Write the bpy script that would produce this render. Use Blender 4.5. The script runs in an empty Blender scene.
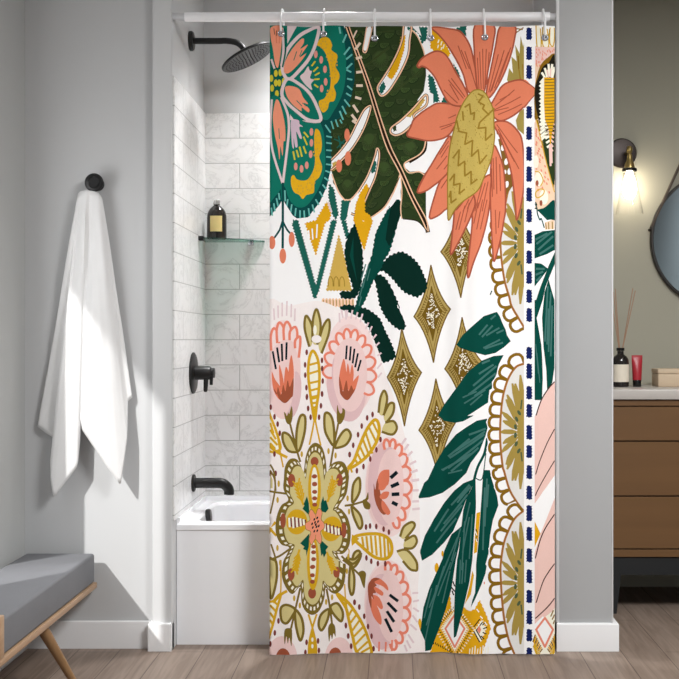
import bpy, bmesh, math, random
from mathutils import Vector, Matrix
from mathutils.geometry import delaunay_2d_cdt
random.seed(7)
PI = math.pi
S = bpy.context.scene
BULB = 19.0
COL = S.collection
# ------------------------------------------------------------------ camera geometry (x right, y depth, z up)
F = 1098.0                      # focal length in pixels of the 679 px frame
CX, CY, CAMZ = 395.0, 340.0, 1.25
def at(px, py, y):              # the place at depth y that a sight line meets
    return Vector(((px - CX) * y / F, y, CAMZ + (CY - py) * y / F))

# ------------------------------------------------------------------ materials
def lin(c):
    return tuple((v/255/12.92 if v/255 <= .04045 else ((v/255+.055)/1.055)**2.4) for v in c) + (1.0,)
def newmat(name):
    m = bpy.data.materials.new(name); m.use_nodes = True
    nt = m.node_tree; b = nt.nodes['Principled BSDF']
    return m, nt, b
def N(nt, kind, **kw):
    n = nt.nodes.new(kind)
    for k, v in kw.items():
        if k in n.inputs: n.inputs[k].default_value = v
        else: setattr(n, k, v)
    return n
def mixcol(nt, fac, a, b, blend='MIX'):
    n = nt.nodes.new('ShaderNodeMix'); n.data_type = 'RGBA'; n.blend_type = blend
    for sock, v in ((n.inputs[0], fac), (n.inputs[6], a), (n.inputs[7], b)):
        if hasattr(v, 'is_linked'): nt.links.new(v, sock)
        else: sock.default_value = v
    return n.outputs[2]
def coords(nt, scale=(1,1,1), rot=(0,0,0), loc=(0,0,0)):
    tc = nt.nodes.new('ShaderNodeTexCoord'); mp = nt.nodes.new('ShaderNodeMapping')
    mp.inputs['Scale'].default_value = scale; mp.inputs['Rotation'].default_value = rot; mp.inputs['Location'].default_value = loc
    nt.links.new(tc.outputs['Object'], mp.inputs['Vector']); return mp.outputs[0]
def plain(name, c, rough=.5, metal=0.0, var=.06, scale=30, bump=0.0, **kw):
    m, nt, b = newmat(name)
    n = N(nt, 'ShaderNodeTexNoise', Scale=scale, Detail=3.0); nt.links.new(coords(nt), n.inputs['Vector'])
    c1 = lin(c); lo = tuple(v*(1-var) for v in c1[:3])+(1,); hi = tuple(min(1, v*(1+var)) for v in c1[:3])+(1,)
    nt.links.new(mixcol(nt, n.outputs['Fac'], lo, hi), b.inputs['Base Color'])
    b.inputs['Roughness'].default_value = rough; b.inputs['Metallic'].default_value = metal
    if bump:
        bp = N(nt, 'ShaderNodeBump', Strength=bump, Distance=.002); nt.links.new(n.outputs['Fac'], bp.inputs['Height'])
        nt.links.new(bp.outputs[0], b.inputs['Normal'])
    for k, v in kw.items(): b.inputs[k.replace('_', ' ')].default_value = v
    return m
def glass(name, c=(255,255,255), refl=.6):     # thin clear sheet: light passes, the surface mirrors at grazing angles
    m, nt, b = newmat(name); nt.nodes.remove(b); out = nt.nodes['Material Output']
    tr = nt.nodes.new('ShaderNodeBsdfTransparent'); tr.inputs[0].default_value = lin(c)
    gl = nt.nodes.new('ShaderNodeBsdfGlossy'); gl.inputs['Roughness'].default_value = .03
    lf = N(nt, 'ShaderNodeLayerWeight', Blend=.5); pw = N(nt, 'ShaderNodeMath', operation='POWER'); pw.inputs[1].default_value = 3.0; nt.links.new(lf.outputs['Facing'], pw.inputs[0]); lw = N(nt, 'ShaderNodeMath', operation='MULTIPLY_ADD'); lw.inputs[1].default_value = refl; lw.inputs[2].default_value = .03; nt.links.new(pw.outputs[0], lw.inputs[0]); mx = nt.nodes.new('ShaderNodeMixShader')
    nt.links.new(lw.outputs[0], mx.inputs[0]); nt.links.new(tr.outputs[0], mx.inputs[1]); nt.links.new(gl.outputs[0], mx.inputs[2]); nt.links.new(mx.outputs[0], out.inputs[0])
    return m
def wood(name, c1, c2, axis='Y', scale=1.0, rough=.45):
    m, nt, b = newmat(name)
    sc = {'X': (2,30,30), 'Y': (30,2,30), 'Z': (30,30,2)}[axis]
    v = coords(nt, tuple(s*scale for s in sc))
    n = N(nt, 'ShaderNodeTexNoise', Scale=1.0, Detail=6.0, Distortion=.6); nt.links.new(v, n.inputs['Vector'])
    nt.links.new(mixcol(nt, n.outputs['Fac'], lin(c1), lin(c2)), b.inputs['Base Color'])
    bp = N(nt, 'ShaderNodeBump', Strength=.15, Distance=.001); nt.links.new(n.outputs['Fac'], bp.inputs['Height'])
    nt.links.new(bp.outputs[0], b.inputs['Normal']); b.inputs['Roughness'].default_value = rough
    return m
def fabric_mat(name, c, var=.1, weave=900, rough=.9):
    m, nt, b = newmat(name)
    v = coords(nt)
    n = N(nt, 'ShaderNodeTexNoise', Scale=weave, Detail=2.0); nt.links.new(v, n.inputs['Vector'])
    n2 = N(nt, 'ShaderNodeTexNoise', Scale=14, Detail=3.0); nt.links.new(v, n2.inputs['Vector'])
    c1 = lin(c); lo = tuple(x*(1-var) for x in c1[:3])+(1,); hi = tuple(min(1, x*(1+var)) for x in c1[:3])+(1,)
    a = mixcol(nt, n.outputs['Fac'], lo, hi)
    nt.links.new(mixcol(nt, .35, a, mixcol(nt, n2.outputs['Fac'], lo, hi)), b.inputs['Base Color'])
    bp = N(nt, 'ShaderNodeBump', Strength=.35, Distance=.0015); nt.links.new(n.outputs['Fac'], bp.inputs['Height'])
    nt.links.new(bp.outputs[0], b.inputs['Normal']); b.inputs['Roughness'].default_value = rough
    return m
def floor_mat():
    m, nt, b = newmat('wood_planks')
    v = coords(nt, (1,1,1), (0,0,PI/2), (.35,.1,0))
    br = N(nt, 'ShaderNodeTexBrick', Scale=1.0); br.offset = .37; br.offset_frequency = 2
    for k, q in (('Color1', (0,0,0,1)), ('Color2', (1,1,1,1)), ('Mortar', (.5,.5,.5,1)), ('Mortar Size', .0016), ('Mortar Smooth', .2), ('Brick Width', 1.35), ('Row Height', .168)):
        br.inputs[k].default_value = q
    nt.links.new(v, br.inputs['Vector'])
    g = N(nt, 'ShaderNodeTexNoise', Scale=1.0, Detail=7.0, Distortion=1.2); nt.links.new(coords(nt, (34,2.2,1)), g.inputs['Vector'])
    g2 = N(nt, 'ShaderNodeTexNoise', Scale=1.0, Detail=2.0, Distortion=.5); nt.links.new(coords(nt, (7,1.2,1)), g2.inputs['Vector'])
    base = mixcol(nt, br.outputs['Color'], lin((124,107,95)), lin((144,127,114)))
    r = N(nt, 'ShaderNodeValToRGB'); nt.links.new(g.outputs['Fac'], r.inputs[0])
    r.color_ramp.elements[0].position = .35; r.color_ramp.elements[1].position = .68
    grain = mixcol(nt, r.outputs[0], lin((92,76,64)), lin((158,141,128)))
    c = mixcol(nt, .5, base, grain)
    c = mixcol(nt, .25, c, mixcol(nt, g2.outputs['Fac'], lin((97,80,68)), lin((168,152,140))))
    c = mixcol(nt, br.outputs['Fac'], c, lin((74,60,51)))
    nt.links.new(c, b.inputs['Base Color']); b.inputs['Roughness'].default_value = .55
    bp = N(nt, 'ShaderNodeBump', Strength=.25, Distance=.002); nt.links.new(g.outputs['Fac'], bp.inputs['Height']); nt.links.new(bp.outputs[0], b.inputs['Normal'])
    return m
def tile_mat(name, axis, shift):   # marble subway tile; axis = the wall's level direction
    m, nt, b = newmat(name)
    sep = nt.nodes.new('ShaderNodeSeparateXYZ'); nt.links.new(coords(nt, loc=shift), sep.inputs[0]); cmb = nt.nodes.new('ShaderNodeCombineXYZ')
    nt.links.new(sep.outputs[axis], cmb.inputs[0]); nt.links.new(sep.outputs['Z'], cmb.inputs[1]); v = cmb.outputs[0]
    br = N(nt, 'ShaderNodeTexBrick', Scale=1.0); br.offset = .5
    for k, q in (('Color1', (0,0,0,1)), ('Color2', (1,1,1,1)), ('Mortar', (.5,.5,.5,1)), ('Mortar Size', .0022), ('Mortar Smooth', .35), ('Brick Width', .33), ('Row Height', .1182)):
        br.inputs[k].default_value = q
    nt.links.new(v, br.inputs['Vector'])
    off = nt.nodes.new('ShaderNodeVectorMath'); off.operation = 'ADD'
    sc = nt.nodes.new('ShaderNodeVectorMath'); sc.operation = 'SCALE'; sc.inputs['Scale'].default_value = 3.0
    nt.links.new(br.outputs['Color'], sc.inputs[0]); nt.links.new(coords(nt), off.inputs[0]); nt.links.new(sc.outputs[0], off.inputs[1])
    n = N(nt, 'ShaderNodeTexNoise', Scale=5.0, Detail=6.0, Distortion=2.2, Roughness=.65); nt.links.new(off.outputs[0], n.inputs['Vector'])
    r = N(nt, 'ShaderNodeValToRGB'); nt.links.new(n.outputs['Fac'], r.inputs[0])
    e = r.color_ramp.elements
    e[0].position = .38; e[0].color = lin((236,236,236)); e[1].position = .60; e[1].color = lin((238,238,238))
    k = e.new(.47); k.color = lin((229,229,228)); k = e.new(.50); k.color = lin((196,196,196)); k = e.new(.53); k.color = lin((232,232,231))
    c = mixcol(nt, .12, r.outputs[0], br.outputs['Color'], 'SOFT_LIGHT')
    n2 = N(nt, 'ShaderNodeTexNoise', Scale=2.2, Detail=3.0); nt.links.new(off.outputs[0], n2.inputs['Vector'])
    c = mixcol(nt, .5, c, mixcol(nt, n2.outputs['Fac'], lin((222,222,222)), lin((250,250,250))))
    c = mixcol(nt, br.outputs['Fac'], c, lin((176,176,175)))
    nt.links.new(c, b.inputs['Base Color']); b.inputs['Roughness'].default_value = .3
    inv = N(nt, 'ShaderNodeMath', operation='SUBTRACT'); inv.inputs[0].default_value = 1.0; nt.links.new(br.outputs['Fac'], inv.inputs[1])
    bp = N(nt, 'ShaderNodeBump', Strength=.4, Distance=.002); nt.links.new(inv.outputs[0], bp.inputs['Height']); nt.links.new(bp.outputs[0], b.inputs['Normal'])
    return m

# ------------------------------------------------------------------ mesh helpers
class MB:
    def __init__(s): s.bm = bmesh.new()
    def box(s, x0, x1, y0, y1, z0, z1, bev=0.0, seg=2, edges=None):
        r = bmesh.ops.create_cube(s.bm, size=1.0); vs = r['verts']
        for v in vs:
            v.co = Vector((x0 if v.co.x < 0 else x1, y0 if v.co.y < 0 else y1, z0 if v.co.z < 0 else z1))
        if bev:
            es = list({e for v in vs for e in v.link_edges})
            if edges: es = [e for e in es if edges(*(e.verts[0].co, e.verts[1].co))]
            bmesh.ops.bevel(s.bm, geom=es, offset=bev, segments=seg, affect='EDGES', profile=.5)
        return s
    def lathe(s, prof, mat=Matrix(), n=32, sx=1.0, sy=1.0, cap=True):   # prof: (radius, height) along local z
        rings = []
        for r, h in prof:
            rings.append([s.bm.verts.new(mat @ Vector((r*sx*math.cos(2*PI*i/n), r*sy*math.sin(2*PI*i/n), h))) for i in range(n)])
        for a, b in zip(rings, rings[1:]):
            for i in range(n): s.bm.faces.new((a[i], a[(i+1) % n], b[(i+1) % n], b[i]))
        if cap:
            s.bm.faces.new(rings[0][::-1]); s.bm.faces.new(rings[-1])
        return s
    def tube(s, path, r, n=14, cap=True, closed=False):
        path = [Vector(p) for p in path]; k = len(path); rings = []; up = None
        rr = r if isinstance(r, (list, tuple)) else [r]*k
        for i in range(k):
            if closed: d = path[(i+1) % k] - path[i-1]
            else: d = path[min(i+1, k-1)] - path[max(i-1, 0)]
            d.normalize()
            if up is None: up = d.orthogonal().normalized()
            up = (up - d*up.dot(d)).normalized(); w = d.cross(up)
            rings.append([s.bm.verts.new(path[i] + rr[i]*(math.cos(2*PI*j/n)*up + math.sin(2*PI*j/n)*w)) for j in range(n)])
        for i in range(k if closed else k-1):
            a, b = rings[i], rings[(i+1) % k]
            for j in range(n): s.bm.faces.new((a[j], a[(j+1) % n], b[(j+1) % n], b[j]))
        if cap and not closed:
            s.bm.faces.new(rings[0][::-1]); s.bm.faces.new(rings[-1])
        return s
    def prism(s, pts, y0, y1):        # outline in x,z pushed along y
        a = [s.bm.verts.new((x, y0, z)) for x, z in pts]; b = [s.bm.verts.new((x, y1, z)) for x, z in pts]
        n = len(pts); s.bm.faces.new(a); s.bm.faces.new(b[::-1])
        for i in range(n): s.bm.faces.new((a[i], b[i], b[(i+1) % n], a[(i+1) % n]))
        return s
    def grid(s, P):
        V = [[s.bm.verts.new(p) for p in row] for row in P]
        for i in range(len(V)-1):
            for j in range(len(V[0])-1): s.bm.faces.new((V[i][j], V[i+1][j], V[i+1][j+1], V[i][j+1]))
        return s
    def build(s, name, mat, parent=None, smooth=True, ang=35):
        bmesh.ops.remove_doubles(s.bm, verts=s.bm.verts, dist=1e-6)
        bmesh.ops.recalc_face_normals(s.bm, faces=s.bm.faces)
        me = bpy.data.meshes.new(name)
        if parent is not None:
            off = world_loc(parent)
            for v in s.bm.verts: v.co -= off
        s.bm.to_mesh(me); s.bm.free()
        if mat: me.materials.append(mat)
        o = bpy.data.objects.new(name, me); COL.objects.link(o)
        if smooth:
            me.polygons.foreach_set('use_smooth', [True]*len(me.polygons)); me.set_sharp_from_angle(angle=math.radians(ang))
        if parent is not None: o.parent = parent
        return o
def world_loc(o):
    v = Vector(o.location)
    while o.parent: o = o.parent; v += Vector(o.location)
    return v
def thing(name, label, cat, loc, group=None):
    o = bpy.data.objects.new(name, None); COL.objects.link(o); o.location = loc; o.empty_display_size = .1
    return tag(o, label, cat, group)
def tag(o, label, cat, group=None):
    o['label'] = label; o['category'] = cat
    if group: o['group'] = group
    return o
def structure(o): o['kind'] = 'structure'; return o
def axis_to(d, loc):            # matrix whose local z points along d
    return Matrix.Translation(loc) @ Vector(d).to_track_quat('Z', 'Y').to_matrix().to_4x4()
def smooth_path(pts, n=8, closed=False):
    pts = [Vector(p) for p in pts]; out = []; k = len(pts)
    for i in range(k if closed else k-1):
        if closed: a, b, c, d = pts[i-1], pts[i], pts[(i+1) % k], pts[(i+2) % k]
        else: a, b, c, d = pts[max(i-1, 0)], pts[i], pts[i+1], pts[min(i+2, k-1)]
        for j in range(n):
            t = j/n; out.append(.5*((2*b)+(c-a)*t+(2*a-5*b+4*c-d)*t*t+(3*b-3*c+d-a)*t**3))
    if not closed: out.append(pts[-1])
    return out

# ------------------------------------------------------------------ palette of things
M = dict(
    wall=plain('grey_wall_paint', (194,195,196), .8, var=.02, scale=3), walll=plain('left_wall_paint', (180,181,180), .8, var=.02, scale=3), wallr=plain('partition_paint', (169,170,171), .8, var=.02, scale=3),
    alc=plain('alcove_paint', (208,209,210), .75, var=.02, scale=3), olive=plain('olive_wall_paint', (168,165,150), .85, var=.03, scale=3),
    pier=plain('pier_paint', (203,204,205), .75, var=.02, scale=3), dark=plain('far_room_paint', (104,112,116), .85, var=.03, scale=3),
    ceil=plain('ceiling_paint', (225,225,225), .9, var=.01, scale=3), trim=plain('white_trim_paint', (235,235,236), .45, var=.01, scale=4),
    enamel=plain('white_tub_enamel', (248,249,252), .18, var=.005, scale=2),
    black=plain('matte_black_metal', (17,17,18), .42, .1, var=.08), blackg=plain('black_gloss', (20,19,19), .2, var=.05),
    rodm=plain('white_rod_enamel', (240,240,242), .25, 0.0, var=.02), capm=plain('grey_rubber', (196,197,199), .7, var=.03),
    hook=plain('white_hook_plastic', (240,240,242), .3, var=.02), steel=plain('steel', (200,203,210), .22, 1.0, var=.04),
    towel=fabric_mat('white_terry', (225,225,225), .05, 500), cush=fabric_mat('grey_bench_fabric', (116,117,121), .12, 700),
    oak=wood('oak', (156,122,92), (190,160,130)), leg=wood('oak_leg', (128,96,62), (166,130,92), 'Z'),
    walnut=wood('vanity_veneer', (100,70,39), (118,84,49), 'X', .6), counter=plain('stone_counter', (190,184,178), .3, var=.05, scale=60),
    frame=plain('black_steel', (32,34,36), .5, .2, var=.05), bronze=plain('dark_bronze', (48,40,38), .35, .6, var=.1), brass=plain('brass', (190,165,105), .28, .9, var=.06),
    strap=plain('leather_strap', (62,50,40), .6, var=.1), leather=plain('black_mirror_frame', (38,34,31), .45, .2, var=.1),
    amber=plain('dark_amber_glass', (36,32,30), .12, var=.1), label=plain('cream_label', (236,226,208), .7, var=.03), gold=plain('gold_label', (228,206,138), .5, var=.05),
    red=plain('red_tube', (170,36,48), .35, var=.05), tan=plain('beige_box', (208,186,158), .6, var=.04), reed=wood('reed', (150,112,88), (186,150,124), 'Z', 2), clear=glass('clear_glass'), tealg=glass('green_edge_glass', (190,216,208)),
)
# ------------------------------------------------------------------ the setting
XL, XT0, XA, XP0, XP1, XR = -1.503, -.978, -.898, .650, .877, 2.62
YB, Y0, YT, YA, YV = 4.46, 4.42, 4.50, 5.16, 5.56
YF, ZC = -.6, 3.0
structure(MB().box(XL-.12, XR+.12, YF, YV+.1, -.1, 0).build('floor', floor_mat()))
structure(MB().box(XL-.12, XR+.12, YF, YV+.1, ZC, ZC+.1).build('ceiling', M['ceil']))
# left wall with a window just outside the frame
WY0, WY1, WZ0, WZ1 = 3.53, 4.15, .30, 2.80
w = MB()
w.box(XL-.1, XL, YF, WY0, 0, ZC); w.box(XL-.1, XL, WY1, YB+.1, 0, ZC); w.box(XL-.1, XL, WY0, WY1, 0, WZ0); w.box(XL-.1, XL, WY0, WY1, WZ1, ZC)
structure(w.build('wall_left', M['walll'], smooth=False))
fr = MB()
for a in ((WY0, WY0+.03, WZ0, WZ1), (WY1-.004, WY1, WZ0, WZ1), (WY0, WY1, WZ0, WZ0+.03), (WY0, WY1, WZ1-.004, WZ1)): fr.box(XL-.1, XL-.06, a[0], a[1], a[2], a[3])
structure(fr.build('window_1', M['trim'], smooth=False))
structure(MB().box(-2.39, XL-.1, 2.2, 5.4, 2.86, 2.98).build('added_sun_blocker', M['dark'], smooth=False))     # unseen slab added to cut off the sun; its shadow edge falls across the towel
structure(MB().box(XL, XT0, YB, YB+.1, 0, ZC).build('wall_back', M['wall'], smooth=False))
vert = lambda a, b: abs(a.z-b.z) > .5
structure(MB().box(XT0, XA, Y0, YA+.1, 0, ZC, .007, 3, lambda a, b: vert(a, b) and a.y < Y0+.1).build('wall_alcove_left', M['pier']))
structure(MB().box(XA, XP0, YA, YA+.1, 0, ZC).build('wall_alcove_back', M['alc'], smooth=False))
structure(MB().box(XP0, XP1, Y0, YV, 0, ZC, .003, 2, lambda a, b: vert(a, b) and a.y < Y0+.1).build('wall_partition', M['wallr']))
structure(MB().box(XP1, XR, YV, YV+.1, 0, ZC).build('wall_vanity', M['olive'], smooth=False))
structure(MB().box(XR, XR+.1, YF, YV+.1, 0, ZC).build('wall_right', M['dark'], smooth=False))
f = MB()
FX0, FX1, FZ1 = .1, 1.4, 2.1
f.box(XL-.1, FX0, YF-.1, YF, 0, ZC); f.box(FX1, XR+.1, YF-.1, YF, 0, ZC); f.box(FX0, FX1, YF-.1, YF, FZ1, ZC)
structure(f.build('wall_front', M['dark'], smooth=False))
structure(MB().box(XP0-.0015, XP0+.011, Y0-.003, Y0+.012, .113, ZC, .002, 2).build('trim_1', M['alc']))
structure(MB().box(XP1-.006, XP1+.0015, Y0-.003, Y0+.012, .113, ZC, .002, 2).build('trim_2', M['alc']))
# tiles
ZT0, ZT1 = .52, 2.315
structure(MB().box(XA, XP0, YA-.008, YA, ZT0, ZT1, .002, 1).build('wall_tile_back', tile_mat('marble_tile_back', 'X', (.729+3.3, 0, 0.0490))))
structure(MB().box(XA, XA+.008, Y0+.012, YA-.008, ZT0, ZT1, .002, 1).build('wall_tile_left', tile_mat('marble_tile_left', 'Y', (.05, 0, 0.0490))))
# baseboards with a rounded top
def bboard(m, x0, x1, y0, y1): m.box(x0, x1, y0, y1, 0, .112, .006, 3, lambda a, b: a.z > .1 and b.z > .1); return m
structure(bboard(MB(), XL, XT0-.0145, YB-.014, YB).build('baseboard_back', M['trim']))
structure(bboard(MB(), XL, XL+.014, YF, YB-.014).build('baseboard_left', M['trim']))
structure(bboard(MB(), XT0-.014, XA, Y0-.014, YB).build('baseboard_pier', M['trim']))
structure(bboard(MB(), XP0-.0, XP1+.022, Y0-.014, YV).build('baseboard_partition', M['trim']))

# ------------------------------------------------------------------ bathtub
def rrect(x0, x1, y0, y1, r, n=6):
    out = []
    for cx, cy, a in ((x1-r, y1-r, 0), (x0+r, y1-r, PI/2), (x0+r, y0+r, PI), (x1-r, y0+r, 3*PI/2)):
        for i in range(n+1): out.append((cx+r*math.cos(a+PI/2*i/n), cy+r*math.sin(a+PI/2*i/n)))
    return out
TX0, TX1, TY0, TY1, TZ = XA+.001, XP0-.001, YT, YA-.001, .498
t = thing('bathtub', 'white alcove bathtub with flat apron, partly behind the floral curtain', 'bathtub', ((TX0+TX1)/2, (TY0+TY1)/2, 0))
m = MB(); rings = []
for x0, x1, y0, y1, z, r in ((TX0, TX1, TY0+.006, TY1, 0, .004), (TX0, TX1, TY0+.006, TY1, TZ-.03, .004), (TX0, TX1, TY0, TY1, TZ-.026, .004), (TX0, TX1, TY0, TY1, TZ-.006, .004), (TX0+.004, TX1-.004, TY0+.006, TY1-.004, TZ, .004),
        (TX0+.055, TX1-.07, TY0+.06, TY1-.055, TZ, .07), (TX0+.066, TX1-.08, TY0+.07, TY1-.065, TZ-.012, .07), (TX0+.10, TX1-.2, TY0+.11, TY1-.10, TZ-.33, .09), (TX0+.16, TX1-.26, TY0+.17, TY1-.16, TZ-.38, .06)):
    rings.append([m.bm.verts.new((x, y, z)) for x, y in rrect(x0, x1, y0, y1, r)])
for a, b in zip(rings, rings[1:]):
    for i in range(len(a)): m.bm.faces.new((a[i], a[(i+1) % len(a)], b[(i+1) % len(a)], b[i]))
m.bm.faces.new(rings[-1]); m.bm.faces.new(rings[0][::-1])
m.build('tub_body', M['enamel'], t, ang=30)
MB().box(TX0+.013, TX1, TY1-.016, TY1, TZ-.008, ZT0).build('tile_flange', M['enamel'], t, smooth=False); MB().box(TX0, TX0+.0125, TY0+.01, TY1, TZ-.008, ZT0).build('tile_flange', M['enamel'], t, smooth=False)
oc = MB(); px = TX0+.072
oc.lathe([(.0, 0), (.028, 0), (.030, .004), (.030, .014), (.026, .020), (0, .021)], axis_to((1, 0, .12), Vector((px-.004, 4.83, TZ-.022))), 28, cap=False)
oc.build('overflow_cover', M['black'], t)['label'] = 'black overflow cover'

# ------------------------------------------------------------------ shower fittings
YS = 4.80; XW = XA+.008
c = at(195, 41, YS).z
t = thing('rain_shower', 'black round rain shower head on a wall arm in the alcove', 'shower head', (XA, YS, c))
MB().lathe([(.0, 0), (.040, 0), (.043, .004), (.043, .014), (.038, .020), (0, .020)], axis_to((1, 0, 0), Vector((XA-.002, YS, c))), 32, cap=False).build('wall_flange', M['black'], t)
e = at(245, 52, YS)
MB().tube(smooth_path([(XA+.015, YS, c), (XA+.12, YS, c), (at(226, 41, YS).x, YS, c+.001), (at(236, 42, YS).x, YS, c-.006), (at(242, 46.5, YS).x, YS, at(0, 46.5, YS).z), (e.x, YS, e.z)], 8), .0135, 16).build('shower_arm', M['black'], t)
nrm = Vector((math.sin(math.radians(27)), .0, -math.cos(math.radians(27))))
hc = at(247.5, 56.5, YS)
R = .125
MB().lathe([(0, -.030), (.022, -.030), (.026, -.018), (.05, -.008), (R-.006, -.004), (R, .0), (R, .006), (R-.004, .009), (R-.01, .009), (0, .008)], axis_to(nrm, hc), 56, cap=False).build('head_disc', M['black'], t)
nz = MB(); mx = axis_to(nrm, hc)
for k in range(1, 8):
    for i in range(k*6):
        a = 2*PI*i/(k*6); r = k*.0152
        nz.lathe([(.0032, .0085), (.0022, .0115)], mx @ Matrix.Translation((r*math.cos(a), r*math.sin(a), 0)), 6)
nz.build('nozzles', plain('grey_silicone', (48,48,50), .6), t)['kind'] = 'stuff'
# mixer valve
c = at(192, 373, 4.83)
t = thing('shower_valve', 'black round mixer valve with lever handle on the tiled wall', 'faucet', (XW, 4.83, c.z))
MB().lathe([(0, 0), (.086, 0), (.091, .003), (.091, .008), (.084, .012), (0, .013)], axis_to((1, 0, 0), Vector((XW-.002, 4.83, c.z))), 48, cap=False).build('escutcheon', M['black'], t)
MB().lathe([(.0, .01), (.030, .01), (.030, .075), (.027, .080), (.022, .082), (.022, .096), (0, .097)], axis_to((1, 0, 0), Vector((XW, 4.83, c.z))), 28, cap=False).build('handle', M['black'], t)
MB().tube([(XW+.060, 4.825, c.z-.015), (XW+.060, 4.81, c.z-.075), (XW+.060, 4.808, c.z-.082)], [.011, .009, .006], 12).tube([(XW+.084, 4.82, c.z-.012), (XW+.084, 4.815, c.z-.052)], [.008, .007], 10).build('lever', M['black'], t)
# tub spout
c = at(192, 483, 4.83)
t = thing('tub_spout', 'black curved bath spout low on the tiled wall above the tub', 'faucet', (XW, 4.83, c.z))
MB().lathe([(0, 0), (.036, 0), (.038, .003), (.038, .010), (.034, .013), (0, .013)], axis_to((1, 0, 0), Vector((XW-.002, 4.83, c.z))), 32, cap=False).build('wall_flange', M['black'], t)
x1 = at(229, 0, 4.83).x
sp = smooth_path([(XW+.01, 4.83, c.z), (x1-.075, 4.83, c.z), (x1-.03, 4.83, c.z-.002), (x1-.007, 4.83, c.z-.018), (x1, 4.83, c.z-.034), (x1, 4.83, c.z-.050)], 8)
MB().tube(sp, .0225, 22).build('spout', M['black'], t)

# ------------------------------------------------------------------ glass corner shelf and bottle
zs = at(0, 239.5, 5.08).z; xs1 = at(265, 0, YA).x; ys0 = 4.97
t = thing('corner_shelf', 'small glass corner shelf on the marble tiles', 'shelf', (XW, YA-.008, zs))
arc = [(XW+.001, YA-.009), (XW+.001, ys0)] + [(XW+.03, ys0-.002)] + [tuple(Vector((XW+.03, ys0-.002)).lerp(Vector((xs1-.02, YA-.03)), k/8) + Vector((.02, -.03))*math.sin(PI*k/8)*.6) for k in range(1, 8)] + [(xs1-.01, YA-.03), (xs1, YA-.02), (xs1, YA-.009)]
m = MB(); a = [m.bm.verts.new((x, y, zs-.007)) for x, y in arc]; b = [m.bm.verts.new((x, y, zs)) for x, y in arc]
m.bm.faces.new(a[::-1]); m.bm.faces.new(b)
for i in range(len(a)): m.bm.faces.new((a[i], a[(i+1) % len(a)], b[(i+1) % len(a)], b[i]))
m.build('glass_plate', M['tealg'], t, smooth=False)
MB().box(XW, XW+.022, ys0-.006, ys0+.03, zs-.014, zs+.006, .003).build('bracket', M['black'], t)
MB().box(xs1-.075, xs1-.05, YA-.034, YA-.008, zs-.022, zs+.005, .003).build('bracket', M['steel'], t)
bx = at(216.8, 0, 5.085).x
t = thing('bottle', 'dark bottle with gold label on the glass shelf', 'bottle', (bx, 5.085, zs))
MB().lathe([(0, 0), (.040, 0), (.0445, .004), (.045, .012), (.045, .098), (.044, .112), (.040, .128), (.031, .143), (.020, .153), (.0145, .158), (.0135, .162), (.0135, .168), (0, .168)], Matrix.Translation((bx, 5.085, zs)), 40, sy=.72, cap=False).build('bottle_body', M['amber'], t)
MB().lathe([(0, .162), (.0155, .162), (.016, .165), (.016, .180), (.014, .183), (0, .183)], Matrix.Translation((bx, 5.085, zs)), 28, cap=False).build('cap', plain('silver_cap', (190,190,188), .25, .7), t)
P = []
for z in (.035, .107):
    P.append([(bx+.0455*math.sin(u), 5.085-.0455*.72*math.cos(u)-.0006, zs+z) for u in [(-.62+1.3*i/12) for i in range(13)]])
MB().grid(P).build('label_sheet', M['gold'], t)

# ------------------------------------------------------------------ rod and hooks
YR = 4.44; zr = at(0, 17, YR).z; rr = .0195
t = thing('curtain_rod', 'long white tension rod spanning the tub alcove', 'curtain rod', (0, YR, zr))
x0, x1 = at(185, 0, YR).x, at(549.5, 0, YR).x
MB().tube([(x0, YR, zr), (x1, YR, zr)], rr, 28).build('rod', M['rodm'], t)
MB().tube([(XA, YR, zr), (x0+.002, YR, zr)], .0145, 24).tube([(XA, YR, zr), (XA+.006, YR, zr)], .017, 24).build('end_cap', M['capm'], t)['label'] = 'grey rubber end'
MB().tube([(x1-.002, YR, zr), (XP0, YR, zr)], .0145, 24).tube([(XP0-.006, YR, zr), (XP0, YR, zr)], .017, 24).build('end_cap', M['capm'], t)['label'] = 'grey rubber end'
HX = [(281.3, 34), (323.7, 34.2), (374.8, 37.8), (430.8, 37.6), (484.6, 37.8), (544.6, 37.8)]
HL = ['white curtain hook nearest the shower head, leftmost on the rod', 'white curtain hook above the yellow scallop of the teal flower', 'white curtain hook above the dark monstera leaf',
      'white curtain hook above the curled orange petal left of the flower', 'white curtain hook above the upright middle orange petal', 'white curtain hook at the far right end of the rod']

# ------------------------------------------------------------------ towel and wall hook
hk = at(94, 182.5, 4.40)
t = thing('towel_hook', 'black round wall hook holding the white towel', 'hook', (hk.x, YB, hk.z))
MB().lathe([(0, 0), (.026, 0), (.027, .003), (.027, .008), (.013, .012), (.011, .040), (.016, .046), (.034, .050), (.037, .054), (.037, .062), (.033, .067), (.024, .069), (.020, .066), (0, .0655)], axis_to((0, -1, 0), Vector((hk.x, YB, hk.z))), 40, cap=False).build('knob', M['black'], t)
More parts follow.
